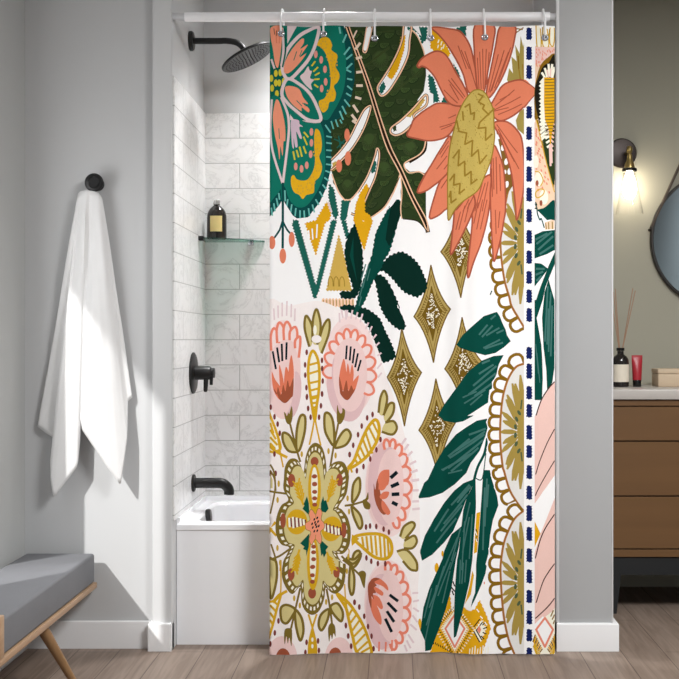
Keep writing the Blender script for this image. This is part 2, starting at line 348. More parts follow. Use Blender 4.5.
# hem outline (photo-frame points at the towel's depth) and how far each fold stands off the wall
hem = [((34.5,427),.022), ((44,434),.028), ((52.5,439),.030), ((51.0,462),.064), ((51.8,481),.070), ((54.6,497),.072), ((66,482),.066), ((77,467),.060), ((79,440),.050), ((72.5,391),.052), ((77,405),.056), ((82,430),.052), ((95,446),.078), ((109.6,468),.082), ((121,485),.068), ((124,460),.056), ((126,440),.046), ((125.6,402),.028), ((129.8,398),.020)]
top = [(76.5,200),(77.5,196),(78,194),(79,192.5),(80,192),(81,191.5),(83,191),(85,190.8),(87,190.6),(88,190.6),(89,190.6),(90,190.8),(92,191),(94,191.2),(96,192),(98,193),(99.5,195),(100.5,197),(101,199)]
K = len(hem); nu, nv = 110, 46
def lerpl(L, u):
    f = u*(len(L)-1); i = min(int(f), len(L)-2); q = f-i
    return tuple(a+(b-a)*q for a, b in zip(L[i], L[i+1]))
hemL = [(p[0], p[1], d) for p, d in hem]
P = []
for j in range(nv+1):
    v = j/nv; row = []
    for i in range(nu+1):
        u = i/nu; hx, hy, hd = lerpl(hemL, u); tx, ty = lerpl(top, u)
        q = v
        x = tx+(hx-tx)*q; y = ty+(hy-ty)*q
        dd = .047 + .018*math.sin(PI*u)
        k = min(1, v*1.5)**1.2
        d = dd*(1-k)+hd*k
        d += .010*math.sin(PI*min(1, v*2.2))*math.sin(u*PI*5.3+.6)*(1-v*.6) + .004*math.sin(u*40)*v*(1-v)
        d = max(d, .014)
        w = at(x, y, YB-.06); w.y = YB-d
        row.append(w)
    P.append(row)
o = MB().grid(P).build('towel', M['towel'], ang=180)
sd = o.modifiers.new('thickness', 'SOLIDIFY'); sd.thickness = .006; sd.offset = 0
tag(o, 'white towel hanging in folds from the black wall hook', 'towel')

# ------------------------------------------------------------------ bench
BX0, BX1, BY1, BZ = -1.485, -1.208, 4.42, .3926
BY0 = BX1*F/(3.2-CX)
t = thing('bench', 'low grey cushioned bench with oak frame and splayed legs by the left wall', 'bench', ((BX0+BX1)/2, 3.7, 0))
MB().box(BX0, BX1, BY0, BY1, BZ-.118, BZ, .012, 4).build('cushion', M['cush'], t)
MB().box(BX0-.004, BX1+.006, 2.7, BY1+.012, BZ-.142, BZ-.119, .004, 2).build('frame_board', M['oak'], t)
MB().box(BX0-.004, BX1+.006, BY0-.045, BY0-.004, BZ-.119, BZ+.012, .004, 2).build('end_board', M['oak'], t)
for lx, ly, sx, sy in ((BX1-.045, 3.87, .08, .14), (BX0+.05, 3.87, -.045, .14), (BX1-.045, 3.0, .08, -.14), (BX0+.05, 3.0, -.045, -.14)):
    MB().tube([(lx, ly, BZ-.142), (lx+sx, ly+sy, 0.0)], [.021, .013], 18).build('leg', M['leg'], t)

# ------------------------------------------------------------------ vanity corner
VY = 5.0; VX0, VX1 = XP1+.03, 2.35
z = lambda py: at(0, py, VY).z
t = thing('vanity_cabinet', 'brown wooden vanity cabinet with three drawer rows on a black frame', 'cabinet', ((VX0+VX1)/2, 5.25, 0))
MB().box(VX0, VX1, VY+.018, YV-.005, z(557.5), z(399.5)).build('carcass', M['walnut'], t, smooth=False)
for y0, y1 in ((407, 440.5), (442, 495.5), (497, 548.5)):
    MB().box(VX0+.002, VX1-.002, VY, VY+.017, z(y1), z(y0), .0015, 1).build('drawer_front', M['walnut'], t)
MB().box(VX0+.002, VX1-.002, VY+.003, VY+.017, z(405.8), z(400), .001, 1).build('top_rail', M['walnut'], t)
MB().box(VX0+.002, VX1-.002, VY+.001, VY+.017, z(557), z(549.8), .001, 1).build('bottom_rail', M['walnut'], t)
MB().box(VX0, VX1, VY+.01, VY+.045, z(575.5), z(558)).box(VX0, VX1, YV-.08, YV-.045, z(575.5), z(558)).build('base_frame', M['frame'], t, smooth=False)
for lx, ly in ((.998, VY+.012), (VX1-.034, VY+.012), (.998, YV-.075), (VX1-.034, YV-.075)):
    q = MB(); q.box(lx, lx+.034, ly, ly+.03, 0, z(575.5))
    for v in q.bm.verts:
        if v.co.z < .01 and v.co.x > lx+.02: v.co.x = lx+.014
    q.build('leg', M['frame'], t, smooth=False)
cz = z(389.5)
tag(MB().box(VX0-.012, VX1+.012, VY-.012, YV-.001, z(399.5)+.0005, cz, .003, 2).build('countertop', M['counter']), 'pale grey stone countertop on the wooden vanity', 'countertop')
# reed diffuser
dy = 5.3; dx = at(620.5, 0, dy).x; zz = lambda py: cz + (385.8-py)*dy/F*1.0
t = thing('reed_diffuser', 'dark glass reed diffuser with cream label on the countertop', 'diffuser', (dx, dy, cz))
MB().lathe([(0, 0), (.036, 0), (.040, .004), (.040, .118), (.038, .132), (.030, .146), (.018, .155), (.0155, .158), (.0155, .172), (0, .172)], Matrix.Translation((dx, dy, cz)), 36, cap=False).build('bottle_body', M['amber'], t)
MB().lathe([(.010, .173), (.019, .173), (.0195, .176), (.0195, .186), (.018, .188), (.010, .188)], Matrix.Translation((dx, dy, cz)), 28, cap=False).build('collar', M['blackg'], t)
P = [[(dx+.0408*math.sin(u), dy-.0408*math.cos(u), cz+zq) for u in [(-1.15+2.3*i/14) for i in range(15)]] for zq in (.024, .108)]
MB().grid(P).build('label_sheet', M['label'], t)
P = [[(dx+.0412*math.sin(u), dy-.0412*math.cos(u), cz+zq) for u in [(-.35+.7*i/8) for i in range(9)]] for zq in (.076, .080)]
for px_, py_, q in ((613.5, 292, .0), (616, 288.5, .02), (632, 288.5, -.02), (636.3, 290.5, .02), (611, 300, -.01)):
    e = at(px_, py_, dy)
    MB().tube([(dx+(e.x-dx)*.08, dy+q*.2, cz+.16), (e.x, dy+q, e.z)], .0022, 8).build('reed_stick', M['reed'], t)
# red tube
tx = at(637, 0, 5.3).x
t = thing('cosmetic_tube', 'red cosmetic tube standing on its black cap beside the diffuser', 'tube', (tx, 5.3, cz))
MB().lathe([(0, 0), (.019, 0), (.020, .002), (.021, .032), (.0205, .033), (0, .033)], Matrix.Translation((tx, 5.3, cz)), 28, cap=False).build('cap', M['blackg'], t)
q = MB(); n = 28; rings = []
for h, rx, ry in ((.033, .0215, .0215), (.06, .0225, .021), (.10, .0245, .015), (.13, .026, .006), (.142, .0262, .0015), (.152, .0262, .0012)):
    rings.append([q.bm.verts.new((tx+rx*math.cos(2*PI*i/n), 5.3+ry*math.sin(2*PI*i/n), cz+h)) for i in range(n)])
for a, b in zip(rings, rings[1:]):
    for i in range(n): q.bm.faces.new((a[i], a[(i+1) % n], b[(i+1) % n], b[i]))
q.bm.faces.new(rings[-1]); q.bm.faces.new(rings[0][::-1]); q.build('tube_body', M['red'], t)
# beige box with a lid
bx0 = at(658, 0, 5.28).x
t = thing('storage_box', 'beige lidded box at the right on the vanity countertop', 'box', (bx0+.11, 5.33, cz))
MB().box(bx0+.002, bx0+.218, 5.282, 5.418, cz, cz+.062, .004).build('box_body', M['tan'], t)
MB().box(bx0, bx0+.22, 5.28, 5.42, cz+.063, cz+.086, .004).build('lid', M['tan'], t)
# mirror
mc = at(717.5, 240, YV); mr = 68*YV/F
t = thing('wall_mirror', 'round black-framed mirror hanging by a strap on the olive wall', 'mirror', (mc.x, YV, mc.z-mr))
mx = axis_to((0, -1, 0), Vector((mc.x, YV, mc.z)))
MB().lathe([(mr-.014, .002), (mr, .002), (mr, .026), (mr-.003, .030), (mr-.011, .030), (mr-.014, .026), (mr-.014, .002)], mx, 96, cap=False).build('mirror_frame', M['leather'], t)
MB().lathe([(mr-.0145, .004), (mr-.0145, .016)], mx, 96).build('mirror_glass', plain('silvered_glass', (225,232,234), .02, 1.0, var=.005), t, ang=20)
pk = at(717.5, 88, YV)
q = MB()
for sx in (-1, 1):
    a = Vector((mc.x+sx*mr*.995, YV-.020, mc.z+mr*.17)); b = Vector((pk.x+sx*.012, YV-.016, pk.z))
    d = (b-a).normalized(); nn = Vector((d.z, 0, -d.x))
    for s0, s1 in ((-.016, .016),):
        vs = [a+nn*.0045+Vector((0, s0, 0)), a+nn*.0045+Vector((0, .014, 0)), a-nn*.0045+Vector((0, .014, 0)), a-nn*.0045+Vector((0, s0, 0))]
        ws = [b+nn*.0045+Vector((0, s0, 0)), b+nn*.0045+Vector((0, .014, 0)), b-nn*.0045+Vector((0, .014, 0)), b-nn*.0045+Vector((0, s0, 0))]
        A = [q.bm.verts.new(v) for v in vs]; B = [q.bm.verts.new(v) for v in ws]
        for i in range(4): q.bm.faces.new((A[i], A[(i+1) % 4], B[(i+1) % 4], B[i]))
        q.bm.faces.new(A[::-1]); q.bm.faces.new(B)
q.build('hanging_strap', M['strap'], t, smooth=False)
MB().lathe([(0, 0), (.016, 0), (.016, .03), (.022, .034), (.022, .042), (0, .044)], axis_to((0, -1, 0), Vector((pk.x, YV, pk.z))), 24, cap=False).build('peg', M['leather'], t)
for sx in (-1, 1):
    MB().lathe([(0, 0), (.008, 0), (.008, .006), (.006, .009), (0, .010)], axis_to((sx, -.5, 0), Vector((mc.x+sx*(mr+.001), YV-.018, mc.z+mr*.14))), 16, cap=False).build('strap_rivet', M['bronze'], t)
# wall lamp
lc = at(621.5, 153.5, YV); ly = YV-.10
lx = at(629.5, 0, ly).x; lz = lambda py: at(0, py, ly).z
t = thing('wall_sconce', 'lit wall sconce with clear glass shade beside the round mirror', 'wall lamp', (lc.x, YV, lc.z))
MB().lathe([(0, 0), (.071, 0), (.075, .004), (.075, .012), (.068, .020), (.03, .024), (0, .024)], axis_to((0, -1, 0), Vector((lc.x, YV, lc.z))), 48, cap=False).build('backplate', M['bronze'], t)
MB().tube(smooth_path([(lx+.001, YV-.015, lz(151)), (lx, YV-.06, lz(150.5)), (lx, ly, lz(150))], 6), .008, 14).build('arm', M['brass'], t)
MB().lathe([(0, lz(145.8)), (.009, lz(146.2)), (.0145, lz(148.2)), (.0155, lz(150)), (.012, lz(152.6)), (.009, lz(153.4)), (.013, lz(155.5)), (.0135, lz(157.5)), (.016, lz(161)), (.024, lz(164)), (.026, lz(168)), (0, lz(168))][::-1], Matrix.Translation((lx, ly, 0)), 28, cap=False).build('socket', M['brass'], t)
MB().lathe([(.0, lz(171.5)), (.035, lz(171.5)), (.038, lz(170.5)), (.036, lz(168.6)), (.0, lz(168.3))], Matrix.Translation((lx, ly, 0)), 36, cap=False).build('shade_ring', M['blackg'], t)
sh = [(.030, lz(172)), (.036, lz(178)), (.048, lz(192)), (.062, lz(206)), (.069, lz(214))]
MB().lathe(sh + [(r-.002, h) for r, h in sh[::-1]] + [sh[0]], Matrix.Translation((lx, ly, 0)), 48, cap=False).build('glass_shade', M['clear'], t)
bm_, nt, b = newmat('glowing_bulb'); b.inputs['Base Color'].default_value = lin((255,248,230)); b.inputs['Emission Color'].default_value = lin((255,242,218)); b.inputs['Emission Strength'].default_value = BULB
MB().lathe([(0, lz(199)), (.016, lz(198.4)), (.029, lz(195)), (.035, lz(190)), (.034, lz(185)), (.027, lz(179)), (.018, lz(175)), (.015, lz(172)), (0, lz(171.6))], Matrix.Translation((lx, ly, 0)), 36, cap=False).build('bulb', bm_, t)
# ------------------------------------------------------------------ the curtain's print, drawn in cloth units (cloth spans 270..555 across, 25..654 down)
PR = []                         # (colour, closed outline), painted in this order
def sm(pts, n=5, closed=True):
    return [(p.x, p.y) for p in smooth_path([(a, b, 0) for a, b in pts], n, closed)]
TILE = dict(A1=(265,20),A2=(265,120),A3=(265,220),A4=(265,300),A5=(265,390),A6=(265,470),A7=(265,560),B1=(345,20),B2=(345,120),B3=(345,220),B4=(345,300),B5=(345,390),B6=(345,470),B7=(345,560),
    C1=(460,20),C2=(460,120),C3=(460,210),C4=(460,300),C5=(460,390),C6=(460,470),C7=(460,560),D1=(400,20),D2=(400,120),D3=(400,200),D4=(400,290),D5=(400,380),D6=(400,470),D7=(400,560))
def t_(s):                      # "A1 x,y x,y B2 x,y": points read on enlarged swatches of the cloth
    o = (0, 0); k = 1.0; out = []
    for w in s.split():
        if w in TILE: o = TILE[w]; k = 6.79
        else:
            a, b = w.split(','); out.append((o[0]+float(a)/k, o[1]+float(b)/k))
    return out
def poly(c, s, smooth=False):
    p = t_(s) if isinstance(s, str) else list(s)
    PR.append((c, sm(p, 4) if smooth else p))
def blob(c, s): poly(c, s, True)
def area(p): return .5*sum(a[0]*b[1]-b[0]*a[1] for a, b in zip(p, p[1:]+p[:1]))
def stroke(c, s, w, smooth=True, closed=False, w2=None, n=5):
    p = t_(s) if isinstance(s, str) else list(s)
    if smooth and len(p) > 2: p = sm(p, n, closed)
    if closed: p = p+[p[0]]
    k = len(p)-1
    for i, (a, b) in enumerate(zip(p, p[1:])):
        dx, dy = b[0]-a[0], b[1]-a[1]; L = math.hypot(dx, dy)
        if L < 1e-4: continue
        wa = w if w2 is None else w+(w2-w)*i/k; wb = w if w2 is None else w+(w2-w)*(i+1)/k
        dx /= L; dy /= L; e = min(w*.22, .5); nx, ny = -dy*.5, dx*.5
        PR.append((c, [(a[0]-dx*e+nx*wa, a[1]-dy*e+ny*wa), (a[0]-dx*e-nx*wa, a[1]-dy*e-ny*wa), (b[0]+dx*e-nx*wb, b[1]+dy*e-ny*wb), (b[0]+dx*e+nx*wb, b[1]+dy*e+ny*wb)]))
def ell(c, cx, cy, rx, ry, rot=0, n=18):
    q = math.radians(rot); ca, sa = math.cos(q), math.sin(q)
    PR.append((c, [(cx+rx*math.cos(2*PI*i/n)*ca-ry*math.sin(2*PI*i/n)*sa, cy+rx*math.cos(2*PI*i/n)*sa+ry*math.sin(2*PI*i/n)*ca) for i in range(n)]))
def ells(c, s, rx, ry, rot=0):
    for x, y in t_(s): ell(c, x, y, rx, ry, rot, 10)
def segs(c, s, w):              # strokes from pairs of points
    p = t_(s)
    for a, b in zip(p[::2], p[1::2]): stroke(c, [a, b], w, False)
def outlined(fill, line, s, w, closed=True):
    p = sm(t_(s), 5, True); PR.append((fill, p)); stroke(line, p if closed else p, w, False, closed)
def rag(s, amp=.9, pitch=3.2, smooth=True):     # ragged edge
    p = t_(s) if isinstance(s, str) else s
    if smooth: p = sm(p, 6)
    out = []; acc = 0; k = 0
    for a, b in zip(p, p[1:]+p[:1]):
        L = math.hypot(b[0]-a[0], b[1]-a[1]); m = max(1, int(L/(pitch/3)))
        for j in range(m):
            f = j/m; x, y = a[0]+(b[0]-a[0])*f, a[1]+(b[1]-a[1])*f; q = math.sin(2*PI*acc/pitch)*amp
            out.append((x-(b[1]-a[1])/max(L, 1e-6)*q, y+(b[0]-a[0])/max(L, 1e-6)*q)); acc += L/m
    return out
CLR = dict(white=(250,249,249), teal=(16,116,98), tealdk=(8,72,70), teallt=(104,186,176), core=(8,92,76), pinkw=(226,206,208), mauve=(214,190,204), coral=(242,154,122), salmon=(226,150,138),
    yellow=(231,177,32), gold=(214,166,52), ydot=(212,200,56), peach=(240,196,160), bead=(228,206,184), leaf=(44,60,30), leaf2=(60,80,40), leaf3=(56,70,38), leafdk=(28,44,22), rib=(42,26,14),
    ikat=(28,96,84), ikyel=(226,168,22), tan=(208,172,84), pine=(0,40,32), pine2=(0,68,58), palm=(0,70,60), palmlt=(64,112,106), orange=(226,130,98), orangeln=(168,84,62), cone=(200,176,94), coneln=(154,124,44),
    dia=(176,152,88), dialn=(112,86,24), navy=(20,34,92), loop=(134,98,22), arc=(176,112,62), pale=(229,227,224), burst=(166,142,70), seed=(76,92,66), blush=(252,240,238), pink=(240,208,205), pink2=(226,190,192), pink3=(247,222,220),
    arch=(234,134,110), tick=(228,206,210), tulip=(225,124,94), brown=(160,84,58), ink=(16,30,36), olive=(124,104,42), beige=(213,199,138), mustard=(214,168,34), maroon=(122,58,54), cream=(252,244,226), dot=(198,164,58),
    fern=(6,82,66), panel=(240,208,178), speck=(232,140,116), black=(30,28,20), rose=(238,200,190), roseln=(70,34,30), check=(128,94,40), feather=(164,146,76))
# ---- woven motifs at the top and left, under the leaves
poly('ikat', rag('C1 0,30 45,30 20,120', .6)); poly('ikat', rag('B1 425,45 560,45 555,130 520,160 500,90', .7, smooth=False)); poly('white', 'B1 455,40 500,40 520,110')
poly('ikyel', rag('D1 215,60 250,75 300,130 345,220 320,255 270,235 205,185', .6, smooth=False)); segs('cream', 'D1 265,130 258,150 285,140 278,165 300,160 293,185 262,165 256,185 285,180 280,195', 1.1)
poly('ikat', rag('D1 375,45 430,45 455,110 430,100', .5, smooth=False)); poly('ikat', rag('D1 190,360 230,390 270,550 215,560 195,440', .8, smooth=False)); poly('ikat', rag('D1 360,285 395,340 410,385 385,365', .5, smooth=False)); poly('ikat', rag('D1 300,510 345,560 280,560', .5, smooth=False))
poly('tan', rag('D1 160,510 175,570 100,640 60,660 90,590', .6, smooth=False))
poly('ikat', rag('A3 175,0 225,0 345,440 365,430 350,530 330,535', .8, smooth=False)); poly('ikat', rag('A3 450,0 490,0 365,490 330,530 345,440', .8, smooth=False))
poly('ikat', rag('A2 435,430 470,470 500,640 480,679 455,640 430,520', .8, smooth=False)); poly('ikat', rag('A2 520,540 580,540 560,640 545,679 510,679', .8, smooth=False)); poly('ikat', rag('A3 515,0 550,0 575,120 550,130', .8, smooth=False))
poly('ikyel', rag('A2 345,679 420,550 450,640 440,679 A3 410,20 345,240 330,200 270,20', .9, smooth=False)); segs('white', 'A3 320,60 325,130 350,120 355,30 300,110 295,70', 1.4); segs('pinkw', 'A2 430,560 450,620', 2)
stroke('ikat', 'A3 200,10 345,500', 3.4, False); stroke('ikat', 'A3 472,10 345,500', 3.4, False)
poly('tan', rag('A3 500,95 520,160 590,480 415,480 470,230', .7, smooth=False))
for k in (445, 483, 522): stroke('coneln', f'A3 {k-15},450 {k-14},405 {k},385 {k+14},405 {k+18},450', .8)
for k in range(395, 610, 22): stroke('peach', f'A3 {k-3},590 {k-4},545 {k+5},540 {k+6},585', 1.5); segs('coneln', f'A3 {k+2},545 {k+4},582', .7)
# ---- feathers beside the orange flower
poly('feather', 'C1 330,420 320,400 335,320 360,355 350,240 385,275 375,160 405,225 412,105 430,180 440,120 440,420'); segs('loop', 'C1 375,50 425,62 365,90 430,50 395,240 400,330', 1.2); segs('coneln', 'C1 400,330 410,400 425,300 430,390', 1.3)
poly('feather', 'C1 380,679 405,620 435,600 440,679 C2 435,100 390,60')
# ---- half flowers with coil borders (right)
def half(cy, ry, cusp_top, cusp_bot, arcs):
    A = sm(t_(arcs), 8, False); PR.append(('pale', A+[(524.5, A[-1][1]), (524.5, A[0][1])]))
    return A
def coils(A, pitch=12.6, out=10.2):
    L = [0]
    for a, b in zip(A, A[1:]): L.append(L[-1]+math.hypot(b[0]-a[0], b[1]-a[1]))
    def pos(s):
        s = min(max(s, 0), L[-1]); i = min(max(j for j in range(len(L)) if L[j] <= s), len(A)-2)
        f = (s-L[i])/max(L[i+1]-L[i], 1e-6); a, b = A[i], A[i+1]; tx, ty = b[0]-a[0], b[1]-a[1]; q = math.hypot(tx, ty)
        return a[0]+tx*f, a[1]+ty*f, tx/q, ty/q
    n = max(2, round(L[-1]/pitch)); P = []; H = []
    for i in range(n*16+1):
        u = i/16; x, y, tx, ty = pos(u/n*L[-1]); ph = 2*PI*u
        d = 1.2+out*(.5-.5*math.cos(ph))**.8; sh = -3.9*math.sin(ph)*(.35+.65*(.5-.5*math.cos(ph)))
        P.append((x-ty*d+tx*sh, y+tx*d+ty*sh)); h = out+4.2-1.8*abs(math.cos(PI*u)); H.append((x-ty*h, y+tx*h))
    return P, H
def burst(cy, ry, r0):
    for k in range(15):
        a = -80+160*k/14; q = math.radians(a); ex = 524-21.5*math.cos(q)*(1+.12*(k % 2)); ey = cy+ry*math.sin(q)*(1-.10*(k % 2))
        bx, by = 524-5*math.cos(q), cy+ry*.16*math.sin(q)
        p = [(bx, by)]; dx, dy = ex-bx, ey-by; L = math.hypot(dx, dy); nx, ny = -dy/L, dx/L
        PR.append(('burst', [(bx, by), (bx+dx*.35+nx*2.6, by+dy*.35+ny*2.6), (bx+dx*.78+nx*2.5, by+dy*.78+ny*2.5), (ex+nx*.9, ey+ny*.5), (ex-nx*.9, ey-ny*.9), (bx+dx*.78-nx*2.1, by+dy*.78-ny*2.1), (bx+dx*.35-nx*2.3, by+dy*.35-ny*2.3)]))
    PR.append(('burst', [(524.5, cy-ry*.8), (519, cy-ry*.3), (517, cy), (519, cy+ry*.3), (524.5, cy+ry*.8)]))
    for a, f in ((-62, .5), (-40, .46), (-16, .42), (10, .42), (36, .46), (60, .5)):
        q = math.radians(a); ell('seed', 524-21*f*math.cos(q), cy+ry*f*math.sin(q)*.75, 1.5, 2.9, 35*math.sin(q), 10)
    segs('seed', [(522, cy-ry*.55), (521, cy-ry*.4), (522.5, cy+ry*.3), (521, cy+ry*.5)] and f'521.8,{cy-ry*.55} 520.8,{cy-ry*.4} 521,{cy+ry*.35} 522,{cy+ry*.5}', 1.5)
ARCS = []
for cy, ry, s in ((243, 62, '523,160 C2 345,445 318,520 C3 285,120 275,200 278,290 290,400 308,500 335,590 C4 350,40 395,120 437,190'),
                  (432, 58, 'C4 437,432 380,455 330,530 300,620 C5 285,90 275,200 272,300 277,400 290,520 C6 300,10 335,130 380,210 428,275'),
                  (583, 62, 'C6 428,278 370,330 325,420 295,510 280,610 C7 275,60 278,150 285,260 300,400 330,540 370,640 380,679')):
    A = half(cy, ry, 0, 0, s); burst(cy, ry, 0); ARCS.append((A, cy))
# ---- gold diamonds
def diamond(t, r, b, l):
    cx, cy = (l[0]+r[0])/2, (t[1]+b[1])/2*.5+(l[1]+r[1])/4
    def side(a, c, n=7):
        mx, my = (a[0]+c[0])/2, (a[1]+c[1])/2; k = (mx+(cx-mx)*.34, my+(cy-my)*.34)
        return [((1-f)**2*a[0]+2*f*(1-f)*k[0]+f*f*c[0], (1-f)**2*a[1]+2*f*(1-f)*k[1]+f*f*c[1]) for f in (i/n for i in range(n))]
    P = side(t, r)+side(r, b)+side(b, l)+side(l, t); sc = lambda k: [(cx+(x-cx)*k, cy+(y-cy)*k) for x, y in P]
    PR.append(('dia', P)); stroke('dialn', P, 1.3, False, True); q = sc(.56); stroke('dialn', q, .8, False, True); stroke('dialn', sc(.80), .5, False, True)
    n = len(P)
    for i in range(n):
        for f in (0, .5):
            a = P[i]; b2 = P[(i+1) % n]; x, y = a[0]+(b2[0]-a[0])*f, a[1]+(b2[1]-a[1])*f
            if math.hypot(x-cx, y-cy) < 26: segs('dialn', f'{cx+(x-cx)*.84},{cy+(y-cy)*.84+.8} {cx+(x-cx)*.64},{cy+(y-cy)*.64-.8}', .95)
    PR.append(('dialn', sc(.54)))
    rd = random.Random(int(cx*7)); in_w = (r[0]-l[0])*.5*.50; in_h = (b[1]-t[1])*.5*.48
    for _ in range(170):
        x, y = rd.uniform(-1, 1), rd.uniform(-1, 1)
        if abs(x)**.75+abs(y)**.75 < 1.0:
            a = rd.uniform(0, PI); L = rd.uniform(.5, 1.0); X, Y = cx+x*in_w, cy+y*in_h
            stroke('cream', [(X-L*math.cos(a), Y-L*math.sin(a)), (X+L*math.cos(a), Y+L*math.sin(a))], .75, False)
diamond((459, 205), (478, 246), (460.8, 297.5), (441, 251.5)); diamond((431, 265), (450.5, 309), (433.6, 362.5), (414, 316.5)); diamond((401.7, 328), (421.5, 372.6), (404.4, 426), (387, 377.5)); diamond((462, 317.5), (481.5, 361.5), (465, 416), (445, 369)); diamond((436, 379), (455.5, 422.5), (438, 476), (419, 430.4))
# ---- yellow woven motif at the foot, between the palm leaves
poly('ikyel', rag('D7 340,230 300,380 250,500 205,640 555,640 590,540 617,462 590,380 540,268 505,330 470,345 430,320 400,440 370,520', .5, 4.4, False))
poly('ikyel', 'D7 470,180 490,70 500,100 480,230 440,300'); ells('ikyel', 'D7 250,60', 2.2, 5); ells('ikyel', 'D7 135,450', 2, 7); ells('ikyel', 'D6 290,575', 1.2, 3); poly('ikyel', 'D6 518,290 545,283 522,555 500,565'); segs('black', 'D6 515,400 522,420 512,430 522,450 515,455 525,480', 1.0); segs('cream', 'D6 512,415 520,440 516,465 522,485', .9)
poly('cream', 'D7 372,330 470,465 372,640 275,470'); 
for k in range(13):
    f = k/12
    for (a, b) in (((372,330),(470,465)), ((470,465),(372,640)), ((372,640),(275,470)), ((275,470),(372,330))):
        x, y = a[0]+(b[0]-a[0])*f, a[1]+(b[1]-a[1])*f; ox, oy = (x-372)*.13, (y-470)*.10
        segs('ikyel', f'D7 {x-ox},{y-oy} {x},{y}', 1.0); segs('black', f'D7 {x+ox*.8},{y+oy*.8} {x+ox*1.7},{y+oy*1.9}', .9); segs('cream', f'D7 {x+ox*2.2},{y+oy*2.0+8} {x+ox*3.4},{y+oy*3.0+8}', .9)
poly('white', 'D7 372,375 438,466 372,595 310,476'); stroke('speck', 'D7 372,375 438,466 372,595 310,476', 1.9, False, True)
poly('cream', rag('D7 555,400 585,465 545,560 500,480', 1.0, 3.0, False))
for a, b in (((540,400),(500,450)), ((560,420),(520,470)), ((500,480),(540,555)), ((515,470),(555,540)), ((560,440),(575,425)), ((565,465),(590,455)), ((562,490),(585,500)), ((550,515),(570,535))): segs('black', f'D7 {a[0]},{a[1]} {b[0]},{b[1]}', 1.1)
poly('speck', 'D7 538,440 550,470 540,500 522,472'); segs('white', 'D7 520,330 535,350 545,380 560,395 575,420 590,440', 1.0)
for k in range(8): segs('cream', f'D7 {470+k*18},{640-(k%2)*8} {474+k*18},{600-(k%3)*10}', 1.0); segs('black', f'D7 {225+k*16},{560+k*9} {232+k*16},{580+k*8}', .9)
segs('black', 'D7 360,150 372,180 350,190 372,215 355,215 365,240', 1.3); ells('speck', 'D7 572,155', .6, 1.4)
# ---- dark toothed leaves (centre)
PINE = ['A3 610,25 560,110 540,230 560,350 590,440 585,480 515,485 520,530 605,530 640,480 662,380 665,240 650,140 630,60', 'B3 265,280 300,245 345,225 385,215 430,235 475,270 510,315 535,370 558,430 550,480 520,505 490,525 450,512 410,495 370,460 330,410 290,370 250,345 215,355 210,330',
        'B4 85,60 130,52 190,85 240,130 270,200 300,260 330,330 345,385 310,410 265,425 230,400 220,330 190,260 160,190 110,125 65,105', 'B3 195,375 230,368 280,400 330,490 375,600 B4 350,30 390,110 412,185 370,202 310,160 270,110 240,50 B3 230,560 215,470', 'A3 515,585 600,580 650,640 620,679 530,670 515,640']
for s in PINE: PR.append(('pine', rag(s, .75, 4.6)))
PR.append(('pine2', rag('B2 340,540 372,540 385,620 B3 360,20 330,130 300,220 265,275 250,320 190,420 130,560 60,655 40,660 65,600 100,470 150,330 185,220 205,100 240,20 B2 265,650 300,590', .6, 4.6)))
poly('pine', 'B2 320,545 370,545 385,620 B3 358,20 335,90 300,180 275,130 290,20'); poly('pine2', 'A3 600,110 600,250 625,420 600,330 575,240'); segs('palmlt', 'B3 140,300 110,400 160,300 120,460 125,420 100,520 170,330 150,410 110,520 95,580', 1.1)
# ---- monstera leaf
LEAF = t_('A1 545,20 B1 400,30 405,20 450,52 490,100 530,190 548,260 550,380 535,480 480,560 B2 470,10 540,60 550,130 550,600 553,679 D3 190,215 120,140 20,125 B2 385,670 378,500 372,380 330,480 270,590 190,650 140,665 115,640 120,590 90,480 40,538 0,540 A2 540,540 500,490 465,400 450,340 440,200 420,20 A1 470,600 540,300 540,100')
PR.append(('leaf', LEAF))
def inside(q, x, y): return sum((q[i][1] > y) != (q[i-1][1] > y) and x < (q[i-1][0]-q[i][0])*(y-q[i][1])/(q[i-1][1]-q[i][1])+q[i][0] for i in range(len(q))) % 2
for j in range(18):
    for i in range(9):
        x, y = 332+i*11.5+(j % 2)*5.7+1.2*math.sin(j*2.1), 30+j*11.5+(i % 3)*1.5
        if not (inside(LEAF, x-4, y) and inside(LEAF, x+4, y) and inside(LEAF, x, y+5)): continue
        fan = [(x+5.2*math.cos(a)-1.6*math.sin(a), y+5.6*math.sin(a)) for a in (PI*k/9 for k in range(10))]
        PR.append(('leaf2' if (i+j) % 3 else 'leaf3', fan)); stroke('leafdk', fan, .8, False)
        for k in (1, 2, 3, 4, 5): a = PI*k/6; segs('leafdk', f'{x+1.5*math.cos(a)},{y+1.5*math.sin(a)} {x+3.9*math.cos(a)},{y+4.2*math.sin(a)}', .45)
for s, r in (('B1 240,265', 60), ('B1 490,345', 45), ('B2 165,140', 55), ('B2 265,330', 50), ('A2 560,440', 40), ('B1 330,420', 70), ('B2 440,190', 50)):
    x, y = t_(s)[0]; r /= 6.79
    ell('leaf3', x, y, r*.95, r, 0); ell('leaf2', x, y-r*.15, r*.7, r*.75, 0)
    for k in range(9): a = PI*k/8; segs('leaf', f'{x+r*.4*math.cos(a)},{y+r*.4*math.sin(a)} {x+r*.85*math.cos(a)},{y+r*.85*math.sin(a)}', .7)
for s in ('A1 640,220 679,300 B1 300,190', 'B1 120,330 210,250 300,180', 'B1 190,560 300,500 420,420 530,320', 'B2 60,420 140,260 210,100', 'B2 140,600 240,460 330,370', 'B2 330,180 430,150 520,110', 'B2 400,420 470,480 540,560', 'A2 480,400 560,360 640,200', 'B1 100,70 220,80 330,70', 'B2 420,560 470,600 545,600'): stroke('leaf2', s, 1.4); stroke('rib', s, .35)
